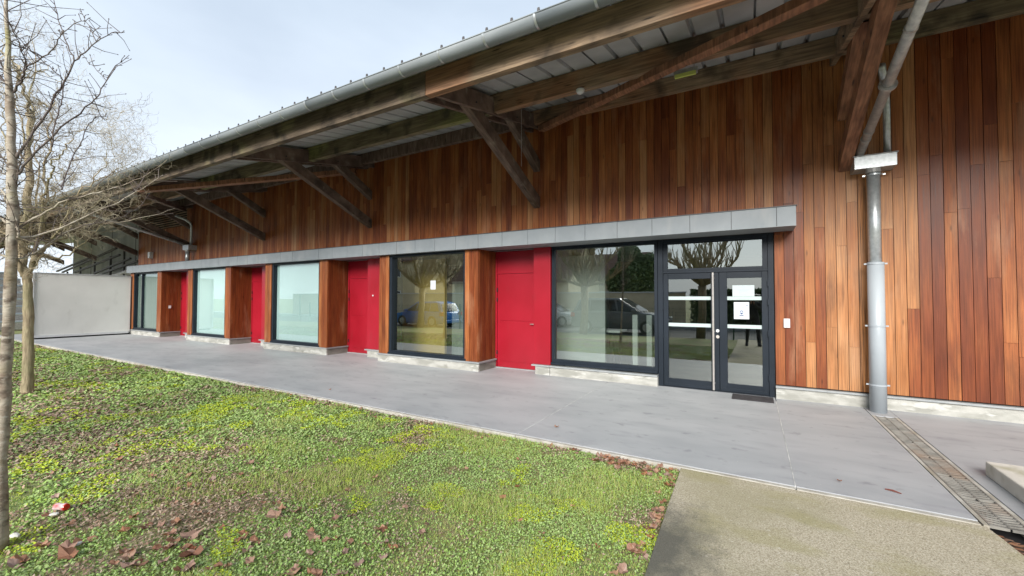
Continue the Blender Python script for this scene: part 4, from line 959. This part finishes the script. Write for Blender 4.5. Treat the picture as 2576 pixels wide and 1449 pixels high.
# ================================================================== THE STREET BEHIND THE CAMERA (seen in the glass)
def pollard(x, y, seed, label, dz=-.1):
    t = thing('pollarded_tree', label, 'tree', (x, y, dz), 'pollarded trees along the lawn fence'); r = random.Random(seed)
    base = Vector((x, y, dz)); top = base + Vector((r.uniform(-.1, .1), r.uniform(-.1, .1), 2.2))
    obj('trunk', MB().tube([base, base.lerp(top, .5) + Vector((.04, 0, 0)), top], [.19, .15, .17], 12), M['bark_willow'], t, smooth=True)
    cr_ = MB()
    for k in range(11):
        a = k * 2.4 + r.uniform(-.3, .3); el_ = r.uniform(.25, 1.0); p = top.copy(); d = Vector((math.cos(a) * math.cos(el_), math.sin(a) * math.cos(el_), math.sin(el_)))
        pts = [p]
        for s in range(6):
            d = (d + Vector((r.uniform(-.35, .35), r.uniform(-.35, .35), r.uniform(-.1, .30)))).normalized(); pts.append(pts[-1] + d * .36)
        cr_.tube(pts, [.075, .068, .06, .052, .05, .048, .045], 6)
        for i in range(1, 7):
            for _ in range(5):
                dd_ = (d + Vector((r.uniform(-1, 1), r.uniform(-1, 1), r.uniform(-.1, 1.3)))).normalized(); q = pts[i]; L_ = r.uniform(.3, .9)
                m1 = q + dd_ * L_ * .5 + Vector((r.uniform(-.06, .06), r.uniform(-.06, .06), .05)); cr_.tube([q, m1, m1 + (dd_ + Vector((0, 0, .7))).normalized() * L_ * .5], [.026, .018, .009], 4, cap=False)
    obj('crown', cr_, M['bark_willow'], t, kind='stuff')
for i, (x, y) in enumerate(((-6.6, -2.2), (-11.0, -2.3), (-15.8, -2.4), (-1.9, -3.4), (2.6, -3.3), (-21, -2.3))):
    pollard(x, y, 20 + i, ['first pollarded tree by the lawn fence, mirrored in the entrance window', 'second pollarded tree by the lawn fence, mirrored in the window beside the nearest red door', 'pollarded tree mirrored in the pale blind window', 'pollarded tree mirrored in the left leaf of the entrance door', 'pollarded tree behind the photographer, mirrored above the door', 'farthest pollarded tree toward the wire fence'][i])
def leafy(name, label, cat, x0, x1, y0, y1, z0, z1, n_, size, seed, core=True, group=None, round_=False):
    t = thing(name, label, cat, ((x0 + x1) / 2, (y0 + y1) / 2, z0), group); r = np.random.default_rng(seed)
    if round_:
        v = r.normal(size=(n_, 3)); v /= np.linalg.norm(v, axis=1)[:, None]; v *= (r.uniform(.72, 1.0, n_) * (1 + .25 * np.sin(v[:, 0] * 5) * np.cos(v[:, 2] * 4)))[:, None]
        c = np.array([(x0 + x1) / 2, (y0 + y1) / 2, (z0 + z1) / 2]) + v * np.array([(x1 - x0) / 2, (y1 - y0) / 2, (z1 - z0) / 2])
    else:
        c = r.uniform((x0, y0, z0), (x1, y1, z1), (n_, 3)); f_ = r.integers(0, 3, n_); c[f_ == 0, 1] = y1 + r.uniform(-.12, .08, (f_ == 0).sum()); c[f_ == 1, 2] = z1 + r.uniform(-.15, .1, (f_ == 1).sum())
    a = r.normal(size=(n_, 3)); a /= np.linalg.norm(a, axis=1)[:, None]; b = np.cross(a, r.normal(size=(n_, 3))); b /= np.linalg.norm(b, axis=1)[:, None]
    s = size * r.uniform(.6, 1.3, (n_, 1)); V = np.stack([c - a * s, c + b * s * .6, c + a * s, c - b * s * .6], 1).reshape(-1, 3)
    mb = MB(); mb.v = list(map(tuple, V)); mb.f = [(4 * i, 4 * i + 1, 4 * i + 2, 4 * i + 3) for i in range(n_)]; mb.t = list(r.random(n_))
    obj('leaves', mb, M['foliage'], t, kind='stuff')
    if core:
        g_ = .25
        if round_: obj('inner_twigs', MB().tube([((x0 + x1) / 2, (y0 + y1) / 2, z0), ((x0 + x1) / 2, (y0 + y1) / 2, z1 - .5)], .16, 8), M['bark_willow'], t)
        else: obj('inner_twigs', bx(x0 + g_, x1 - g_, y0 + .1, y1 - g_, z0, z1 - g_), M['hedge_core'], t)
    return t
leafy('hedge', 'clipped dark green hedge across the road, mirrored in the entrance door', 'hedge', -3.2, 7.5, -12.2, -11.0, -.1, 2.0, 15000, .09, 5)
leafy('conifer_tree', 'big dark green evergreen behind the beige wall, mirrored in the entrance window', 'tree', -9.0, -5.6, -17, -13, .2, 5.4, 16000, .13, 6, round_=True)
bw = thing('beige_wall', 'beige rendered garden wall across the road behind the parked cars', 'wall', (-17, -10.6, 0))
obj('wall_face', bx(-40, -3.4, -10.6, -10.4, 0, 1.9), M['beige'], bw); obj('coping', bx(-40, -3.35, -10.65, -10.35, 1.9, 1.97), M['in_white'], bw)
def house(x0, x1, y0, y1, zw, zr, label):
    t = thing('house', label, 'house', ((x0 + x1) / 2, (y0 + y1) / 2, 0), 'houses across the road'); ym = (y0 + y1) / 2
    obj('walls', MB().box(x0, x1, y0, y1, 0, zw).extrude([(y0, zw), (ym, zr), (y1, zw)], x0 + .001, x1 - .001, 'x'), M['beige'], t)
    m = MB(); m.extrude([(y0 - .4, zw - .15), (ym, zr + .1), (y1 + .4, zw - .15), (y1 + .4, zw + .02), (ym, zr + .28), (y0 - .4, zw + .02)], x0 - .3, x1 + .3, 'x'); obj('roof', m, M['roof_tile'], t)
    obj('chimney', bx(x0 + 1, x0 + 1.6, ym - .3, ym + .3, zr - .6, zr + 1.0), M['roof_tile'], t)
    for fx in (.2, .5, .8):
        xx = x0 + (x1 - x0) * fx
        for zz in ((.9,) if zw < 4 else (.9, 3.6)):
            wf = obj('window', frame_mb(xx - .6, xx + .6, zz, zz + 1.4, y1 - .02, y1 + .05, .08), M['white'], t); obj('pane', bx(xx - .52, xx + .52, y1 + .005, y1 + .02, zz + .08, zz + 1.32), M['car_glass'], wf)
house(-24, -13, -24, -16, 3.0, 6.8, 'cream house with a brown gable roof beyond the beige wall, mirrored in the windows')
house(-40, -28, -24, -15, 5.2, 8.2, 'tall cream house at the far end of the road')
house(-17, -9.5, -33, -26, 3.4, 6.2, 'cream house seen past the evergreen in the glass')

def car(name, label, x, y, paint, L_, Hh, heading, suv):
    t = thing(name, label, 'car', (x, y, -.1)); W_ = .90
    fwd = heading
    def T(mb_, mname, m, bev=0.0, sm=False):
        for i, v in enumerate(mb_.v): mb_.v[i] = (x + v[0] * fwd, y + v[1], v[2] - .1)
        if fwd < 0: mb_.f = [f[::-1] for f in mb_.f]
        return obj(mname, mb_, m, t, bevel=bev, smooth=sm)
    l = L_ / 2; hb = .60 * Hh if not suv else .62 * Hh; lo = .24 if suv else .18
    # side profile of the lower body (front at +x)
    prof = [(-l + .02, lo + .12), (-l, .55 * hb), (-l + .06, hb), (-l * .2, hb + .03), (l * .40, hb), (l - .22, hb - .13), (l - .02, .60 * hb), (l, lo + .1), (l - .1, lo), (-l + .12, lo)]
    T(MB().extrude(prof, -W_, W_, 'y'), 'body', M[paint], .06, True)
    top = Hh; cab = [(-l + .10, hb - .02), (-l + .34, top - .10), (-l + .75, top), (l * .05, top - .01), (l * .52, hb - .02)]
    m = MB(); a = [(p_[0], -(W_ - .04) if p_[1] < hb else -(W_ - .2), p_[1]) for p_ in cab]; b = [(p_[0], -q_[1], p_[1]) for p_, q_ in zip(cab, a)]; n_ = len(cab)
    m.poly(a + b, [tuple(range(n_)), tuple(range(n_, 2 * n_))[::-1]] + [(i, n_ + i, n_ + (i + 1) % n_, (i + 1) % n_) for i in range(n_)]); T(m, 'roof', M[paint], .04, True)
    for s in (-1, 1):
        yl, yh = s * (W_ - .035), s * (W_ - .185)
        def q(xx, zz): 
            f_ = (zz - hb) / (top - hb); return (xx, yl + (yh - yl) * f_ + s * .012, zz)
        for (xa, xb, xc_, xd) in ((-l + .30, -l + .95, -l + .95, -l + .50), (-l + 1.0, l * .02, -.02 * l - .05, -l + 1.0), (l * .06, l * .44, l * .03, l * .0)):
            T(MB().poly([q(xa, hb + .03), q(xb, hb + .03), q(xc_, top - .10), q(xd, top - .10)], [(0, 1, 2, 3)]) or MB(), 'side_window', M['car_glass']) if False else None
            mm_ = MB(); mm_.poly([q(xa, hb + .03), q(xb, hb + .03), q(xc_, top - .10), q(xd, top - .10)], [(0, 1, 2, 3)]); T(mm_, 'side_window', M['car_glass'])
        for xw in (-l + .78, l - .82):
            w_ = T(MB().tube([(xw, s * (W_ - .20), .32), (xw, s * (W_ + .005), .32)], .32, 22), 'wheel', M['tyre']); 
            T(MB().tube([(xw, s * (W_ + .006), .32), (xw, s * (W_ + .018), .32)], [.20, .17], 10), 'rim', M['galva'])
        T(MB().box(-l - .01, -l + .22, s * (W_ - .25) if s > 0 else -W_ - .005, W_ + .005 if s > 0 else -(W_ - .25), .60 * hb + .12, .60 * hb + .34), 'tail_light', M['lens_red'], .02)
        T(MB().box(l - .25, l + .005, s * (W_ - .35) if s > 0 else -W_ + .02, W_ - .02 if s > 0 else -(W_ - .35), .60 * hb, .60 * hb + .17), 'headlight', M['galva'], .02)
        T(MB().box(l * .34, l * .44, s * W_ if s > 0 else -W_ - .17, W_ + .17 if s > 0 else -W_, hb, hb + .13), 'door_mirror', M[paint], .02)
    mm_ = MB(); mm_.poly([(-l + .13, -.68, hb + .03), (-l + .13, .68, hb + .03), (-l + .33, .6, top - .12), (-l + .33, -.6, top - .12)], [(0, 1, 2, 3)]); [mm_.v.__setitem__(i, (v[0] - .03, v[1], v[2])) for i, v in enumerate(list(mm_.v))]; T(mm_, 'rear_window', M['car_glass'])
    mm_ = MB(); mm_.poly([(l * .50, -.74, hb + .02), (l * .50, .74, hb + .02), (l * .09, .62, top - .06), (l * .09, -.62, top - .06)], [(0, 3, 2, 1)]); [mm_.v.__setitem__(i, (v[0] + .03, v[1], v[2] + .01)) for i, v in enumerate(list(mm_.v))]; T(mm_, 'windscreen', M['car_glass'])
    T(MB().box(-l - .03, -l + .2, -W_ + .06, W_ - .06, lo + .05, lo + .24), 'bumper', M['black'] if suv else M[paint], .04)
    return t
car('parked_suv', 'dark grey suv parked on the road, mirrored in the entrance window', -5.6, -4.7, 'car_grey', 4.5, 1.68, 1, True)
car('parked_hatchback', 'bright blue hatchback parked on the road, mirrored in the window beside the nearest red door', -17.0, -4.3, 'car_blue', 3.9, 1.47, -1, False)
car('parked_car', 'white car parked across the road, mirrored faintly in the pale windows', -10.8, -7.6, 'car_white', 4.1, 1.45, 1, False)

# ---- the photographer, mirrored in the right leaf of the door
pn = thing('person', 'photographer in dark clothes holding up a phone, mirrored in the entrance door', 'person', (0, -.42, 0))
def skin_obj(name, verts, edges, radii, m, parent, root=0, sub_=2):
    off = root_loc(parent); me = bpy.data.meshes.new(name); me.from_pydata([tuple(Vector(v) - off) for v in verts], edges, []); o = link(name, me, m, parent)
    s = o.modifiers.new('skin', 'SKIN'); s.use_smooth_shade = True
    ly = me.skin_vertices[0] if me.skin_vertices else None
    if ly is None:
        bpy.context.view_layer.objects.active = o; o.select_set(True); ly = me.skin_vertices[0] if me.skin_vertices else None
    if ly:
        for i, r_ in enumerate(radii): ly.data[i].radius = (r_, r_) if not hasattr(r_, '__len__') else r_; ly.data[i].use_root = (i == root)
    sb = o.modifiers.new('sub', 'SUBSURF'); sb.levels = sb.render_levels = sub_; return o
py0 = -.42
V = [(0, py0, .95), (0, py0 + .01, 1.15), (0, py0, 1.36), (0, py0 + .01, 1.47), (0, py0 + .04, 1.55), (0, py0 + .05, 1.66), (0, py0 + .045, 1.74),
     (-.10, py0, .90), (-.15, py0 + .02, .50), (-.19, py0 - .01, .09), (-.20, py0 + .13, .045),
     (.10, py0, .90), (.14, py0 + .02, .50), (.17, py0 - .01, .09), (.18, py0 + .13, .045),
     (-.18, py0, 1.40), (-.27, py0 + .05, 1.14), (-.10, py0 + .27, 1.34), (-.07, py0 + .33, 1.42),
     (.18, py0, 1.40), (.27, py0 + .05, 1.14), (.10, py0 + .27, 1.34), (.07, py0 + .33, 1.42)]
E_ = [(0, 1), (1, 2), (2, 3), (3, 4), (4, 5), (5, 6), (0, 7), (7, 8), (8, 9), (9, 10), (0, 11), (11, 12), (12, 13), (13, 14), (2, 15), (15, 16), (16, 17), (17, 18), (2, 19), (19, 20), (20, 21), (21, 22)]
Rd = [(.16, .11), (.15, .11), (.16, .11), .055, .07, .088, .06, .10, .065, .045, .04, .10, .065, .045, .04, .065, .048, .038, .035, .065, .048, .038, .035]
skin_obj('body', V, E_, Rd, mat('dark_clothes', (0.03, 0.032, 0.035), .85, (0.05, 0.052, 0.05), 6), pn)
for s in (-1, 1):
    for k in range(5):
        fx = s * (.07 - .0); b0 = (fx, py0 + .33, 1.42 + .018 * (k - 2)); 
        skin_obj('finger', [b0, (fx - s * .012, py0 + .355, 1.435 + .019 * (k - 2)), (fx - s * .035, py0 + .362, 1.44 + .019 * (k - 2)), (fx - s * (.052 - .004 * abs(k - 2)), py0 + .355, 1.44 + .019 * (k - 2))], [(0, 1), (1, 2), (2, 3)], [.010, .0095, .0088, .0078], mat('skin', (.42, .24, .17), .55) if (s < 0 and k == 0) else bpy.data.materials['skin'], pn, sub_=1)
sho = MB()
for xx_ in (-.195, .175): sho.extrude([(py0 - .10, 0), (py0 + .19, 0), (py0 + .19, .04), (py0 + .05, .09), (py0 - .09, .09)], xx_ - .045, xx_ + .045, 'x')
obj('shoes', sho, M['black'], pn, bevel=.02)
ph = tag(obj('phone', bx(-.08, .08, -.075, -.066, 1.40, 1.49), M['black'], bevel=.004), 'black phone held up in both hands by the photographer', 'phone'); origin_to(ph, (0, -.07, 1.45))

# ================================================================== GROUND COVER
def scatter(n_, x0, x1, y0, y1, dens_scale, seed):
    """random points on the lawn, thinned with distance from the camera"""
    r = np.random.default_rng(seed); P_ = []; tot = 0
    while tot < n_:
        x = r.uniform(x0, x1, n_ * 3); y = r.uniform(y0, y1, n_ * 3); d2 = x * x + y * y
        w_ = np.minimum(1.0, (dens_scale ** 2) / d2) ** .9
        # keep to the camera's field of view plus a margin
        dep = x * CF.x + y * CF.y; lat = x * CR.x + y * CR.y
        k_ = (r.random(n_ * 3) < w_) & (dep > .9) & (np.abs(lat) < dep * 1.55 + .6)
        P_.append(np.stack([x[k_], y[k_]], 1)); tot += k_.sum()
        if len(P_) > 400: break
    P_ = np.concatenate(P_)[:n_]; return P_[:, 0], P_[:, 1], r
def build_np(name, V, F, tint, m, kind='stuff'):
    me = bpy.data.meshes.new(name); nv = len(V); nf, k_ = F.shape
    me.vertices.add(nv); me.vertices.foreach_set('co', V.astype(np.float32).ravel()); me.loops.add(nf * k_); me.loops.foreach_set('vertex_index', F.astype(np.int32).ravel())
    me.polygons.add(nf); me.polygons.foreach_set('loop_start', (np.arange(nf) * k_).astype(np.int32)); me.update(calc_edges=True)
    a = me.attributes.new('tint', 'FLOAT', 'FACE'); a.data.foreach_set('value', tint.astype(np.float32))
    o = link(name, me, m); o['kind'] = kind; return o
moss_f = lambda x, y: vnoise(x, y, .15, 51) * .30 + vnoise(x, y, .34, 53) * .40 + vnoise(x, y, 1.3, 52) * .30 - .05 * np.clip((-x - 5.5) / 3, 0, 1)
bare_f = lambda x, y: vnoise(x, y, .33, 91) * .5 + vnoise(x, y, 1.1, 92) * .5
clov_f = lambda x, y: vnoise(x, y, .55, 61) * .5 + vnoise(x, y, 1.5, 62) * .5
lit_f = lambda x, y: vnoise(x, y, .8, 71) * .5 + vnoise(x, y, .25, 72) * .2 + .32 * np.clip((-x - 2.4) / 3.5, 0, 1) * np.clip((3.6 - y) / 1.2, 0, 1) + .25 * np.clip((y - 3.75) / .35, 0, 1)
def quads(x, y, r, ln, wd, zlo, zhi, tilt):
    n_ = len(x); d = np.sqrt(x * x + y * y); sc_ = np.clip(d / 3.6, .9, 3.2)[:, None]; z = lawn_z(x, y) + r.uniform(zlo, zhi, n_) * 1.0
    a = r.uniform(0, 2 * np.pi, n_); t = r.uniform(-tilt, tilt, n_); b = r.uniform(-tilt, tilt, n_)
    ux = np.stack([np.cos(a) * np.cos(t), np.sin(a) * np.cos(t), np.sin(t)], 1); vx = np.stack([-np.sin(a) * np.cos(b), np.cos(a) * np.cos(b), np.sin(b)], 1)
    L_ = (ln * r.uniform(.6, 1.3, n_))[:, None] * sc_; W_ = (wd * r.uniform(.6, 1.3, n_))[:, None] * sc_; c = np.stack([x, y, z], 1)
    V = np.stack([c - ux * L_ / 2, c + vx * W_ / 2 + ux * L_ * .12, c + ux * L_ / 2, c - vx * W_ / 2 + ux * L_ * .12], 1).reshape(-1, 3); F = np.arange(n_ * 4).reshape(-1, 4); return V, F
XR = (-25, -.51); YR = (.3, 4.12)
# clover and rosettes
x, y, r = scatter(230000, *XR, *YR, 3.2, 101); keep = r.random(len(x)) < np.clip((clov_f(x, y) - .26) * 4.0, .12, 1) * np.clip(1.35 - lit_f(x, y), .22, 1) * np.clip((.80 - bare_f(x, y)) * 6, .10, 1); x, y = x[keep], y[keep]
V, F = quads(x, y, r, .017, .014, .004, .026, .75); t = np.clip(clov_f(x, y) * .6 + r.uniform(0, .45, len(x)), 0, .98); build_np('clover', V, F, t, M['clover'])
# grass blades
x, y, r = scatter(230000, *XR, *YR, 3.2, 102); keep = r.random(len(x)) < np.clip(1.25 - lit_f(x, y) * .9, .2, 1) * np.clip((.80 - bare_f(x, y)) * 6, .15, 1); x, y = x[keep], y[keep]; n_ = len(x)
d = np.sqrt(x * x + y * y); sc_ = np.clip(d / 3.8, .9, 3.0); a = r.uniform(0, 2 * np.pi, n_); tuft = np.clip((vnoise(x, y, .5, 81) - .58) * 5, 0, 1); h_ = r.uniform(.008, .024, n_) * (1 + 1.6 * tuft); lean = r.uniform(.2, 1.6, n_) * h_; wd = .0026 * sc_; z = lawn_z(x, y) - .002
V = np.stack([np.stack([x - np.sin(a) * wd, y + np.cos(a) * wd, z], 1), np.stack([x + np.sin(a) * wd, y - np.cos(a) * wd, z], 1), np.stack([x + np.cos(a) * lean, y + np.sin(a) * lean, z + h_], 1)], 1).reshape(-1, 3)
t = np.clip(vnoise(x, y, .9, 83) * .45 + r.uniform(0, .35, n_) + .0 * tuft, 0, .98); t = np.where(tuft > .2, r.uniform(.25, .62, n_), t); build_np('grass_blades', V, np.arange(n_ * 3).reshape(-1, 3), t, M['grass'])
# moss cushions
x, y, r = scatter(330000, *XR, *YR, 3.4, 103); f_ = moss_f(x, y); keep = (f_ > .60 + r.uniform(-.03, .03, len(x))) & (y < 3.98); x, y = x[keep], y[keep]
V, F = quads(x, y, r, .014, .012, .010, .026, .6); build_np('moss', V, F, r.uniform(0, .95, len(x)), M['moss'])
# brown litter
x, y, r = scatter(190000, *XR, -.2, 4.13, 3.4, 104); keep = r.random(len(x)) < np.clip((lit_f(x, y) - .44) * 2.2, .05, 1) + np.clip((bare_f(x, y) - .66) * 4.0, 0, .6); x, y = x[keep], y[keep]
V, F = quads(x, y, r, .026, .012, .004, .028, .55); build_np('leaf_litter', V, F, r.uniform(0, .98, len(x)), M['litter'])
# litter on the planting bed at the right
r = np.random.default_rng(7); x = r.uniform(1.4, 5, 2600); y = r.uniform(2.0, 4.12, 2600); k_ = x > 1.42 + np.clip(3.7 - y, 0, 2) * .30; x, y = x[k_], y[k_]; n_ = len(x)
zz = -.055 + r.uniform(-.02, .02, n_); a = r.uniform(0, 6.28, n_); t1 = r.uniform(-.5, .5, n_); ux = np.stack([np.cos(a), np.sin(a), t1], 1) * .035; vx = np.stack([-np.sin(a), np.cos(a), t1 * .5], 1) * .018; c = np.stack([x, y, zz], 1)
V = np.stack([c - ux, c + vx, c + ux, c - vx], 1).reshape(-1, 3); build_np('bed_litter', V, np.arange(n_ * 4).reshape(-1, 4), r.uniform(0, .98, n_), M['leaf'])

# ---- large fallen leaves
def leaf_mesh(seed):
    r = random.Random(seed); nn2 = 15; ang = [2 * math.pi * i / nn2 for i in range(nn2)]; pts = []; c1, c2 = r.uniform(3, 12), r.uniform(-9, 9)
    for i, a in enumerate(ang):
        lob = 1.0 if i % 3 == 0 else (.80 if i % 3 == 1 else .74); rr = lob * r.uniform(.85, 1.1) * (1.12 if math.cos(a) > .5 else .9); x, y = rr * math.cos(a) * .5, rr * math.sin(a) * .42
        pts.append((x, y, c1 * .12 * x * x + c2 * .14 * y * y + .10 * math.sin(3 * a + c1) * rr))
    pts = [(0, 0, 0)] + [(q[0], q[1], q[2]) for q in pts] + [(-.5, 0, .05), (-.85, .04, .10), (-.85, .055, .10)]
    f = [(0, i, i % nn2 + 1) for i in range(1, nn2 + 1)] + [(0, nn2 + 2, nn2 + 3)]
    me = bpy.data.meshes.new('fallen_leaf'); me.from_pydata(pts, [], f); me.materials.append(M['leaf']); return me
LM = [leaf_mesh(s) for s in range(7)]
def ground_pt(px, py):
    r = CF + CR * ((px - 1288) / 1048.18) + CU * ((724.5 - py) / 1048.18); t = (-.03 - CAM.z) / r.z; return CAM + r * t
rl = random.Random(77); spots = []
def cluster(n_, cx0, cy0, sx, sy, smin=.05, smax=.11):
    for _ in range(n_): 
        p = ground_pt(rl.gauss(cx0, sx), min(1500, max(900, rl.gauss(cy0, sy)))); spots.append((p.x, p.y, rl.uniform(smin, smax)))
spots0 = 0
cluster(36, 380, 1400, 210, 45, .07, .13); cluster(34, 480, 1290, 230, 70, .05, .10); cluster(24, 700, 1390, 200, 45, .05, .09); cluster(40, 260, 1170, 220, 80, .04, .08)
cluster(18, 900, 1250, 250, 90, .04, .07); cluster(14, 1250, 1300, 180, 80, .04, .07)
for _ in range(46): spots.append((rl.uniform(-1.35, -.60), 4.11 - abs(rl.gauss(0, .15)), rl.uniform(.06, .10)))
for _ in range(24): spots.append((-.59 - abs(rl.gauss(0, .07)), rl.uniform(2.4, 4.0), rl.uniform(.06, .10)))
for _ in range(42): spots.append((rl.uniform(-7.5, -1.2), 4.12 - abs(rl.gauss(0, .09)), rl.uniform(.045, .075)))
for i, (x, y, s) in enumerate(spots[:330]):
    if x > -.56 or y > 4.135 or x < -14: continue
    o = bpy.data.objects.new('fallen_leaf', LM[i % 7]); COL.objects.link(o); o.location = (x, y, float(lawn_z(x, y)) + .016 + rl.uniform(0, .012)); o.scale = (s * rl.uniform(.9, 1.2), s, s)
    o.rotation_euler = (rl.uniform(-.28, .28), rl.uniform(-.28, .28), rl.uniform(0, 6.28)); zone = ('reddish brown dead leaf heaped in the lawn corner beside the concrete path' if x > -1.4 and y > 3.7 else 'brown dead leaf lying against the edge of the concrete path' if x > -.85 else
        'brown dead leaf caught along the pale edge of the pavement' if y > 3.85 else 'large curled dead leaf in the drift at the lower left of the lawn' if x < -2.2 and y < 1.6 else 'single brown dead leaf lying out on the open lawn')
    tag(o, zone, 'leaf', {'r': 'leaves heaped in the lawn corner', 'b': 'leaves along the lawn edges', 'l': 'leaf drift at the lower left', 's': 'leaves scattered on the open lawn'}[zone[0]])
for x, y, s, lb in ((-2.05, 4.62, .085, 'single reddish dead leaf on the pavement near the lawn edge'), (.62, 4.47, .05, 'small brown leaf on the pavement below the entrance door'), (-6.15, 4.55, .07, 'dark curled leaf on the pavement far from the entrance')):
    o = bpy.data.objects.new('fallen_leaf', LM[2]); COL.objects.link(o); o.location = (x, y, .012); o.scale = (s, s * .6, s); o.rotation_euler = (0, 0, rl.uniform(0, 6)); tag(o, lb, 'leaf')
g_ = ground_pt(2247, 1247); tg = tag(obj('twig', MB().tube([(g_.x - .045, g_.y + .02, .006), (g_.x, g_.y, .011), (g_.x + .045, g_.y - .022, .006)], [.005, .008, .004], 6), mat('red_twig', (.16, .05, .035), .6)), 'short reddish brown twig on the pavement left of the channel drain', 'twig'); origin_to(tg, (g_.x, g_.y, 0))
# crushed red can and two stones
g_ = ground_pt(153, 1285)
cn = thing('drink_can', 'crushed red and white drink can lying on the lawn near the young tree', 'can', (g_.x, g_.y, -.03))
ax_ = Vector((.9, .35, .04)).normalized(); c0 = Vector((g_.x, g_.y, .0))
obj('can_body', MB().tube([c0 - ax_ * .05, c0 - ax_ * .04, c0, c0 + ax_ * .035, c0 + ax_ * .045], [.018, .027, .022, .027, .024], 14), mat('can_print', (.42, .05, .06), .35, (.55, .42, .42), 9, contrast=(.44, .50)), cn)
obj('can_rim', MB().tube([c0 + ax_ * .046, c0 + ax_ * .052], [.024, .022], 14), M['lens_red'], cn)
def stone(px, py, s, label, seed):
    g2 = ground_pt(px, py); r = random.Random(seed); pts = []; import bmesh
    bm = bmesh.new(); bmesh.ops.create_icosphere(bm, subdivisions=2, radius=1.0)
    for v in bm.verts: v.co = Vector((v.co.x * s * 1.25, v.co.y * s * .8, v.co.z * s * .55)) * r.uniform(.85, 1.1)
    me = bpy.data.meshes.new('stone'); bm.to_mesh(me); bm.free(); o = link('stone', me, bpy.data.materials.get('stone_pale') or mat('stone_pale', (.45, .44, .40), .8, (.62, .60, .56), 20)); o.location = (g2.x, g2.y, -.02); o.rotation_euler = (.1, 0, r.uniform(0, 3)); return tag(o, label, 'stone')
stone(36, 1352, .030, 'pale flat stone at the foot of the young tree', 1); stone(136, 1297, .022, 'small cream stone just in front of the red can', 2)
stone(196, 1372, .018, 'greyish chip of stone in the moss right of the young tree', 3)
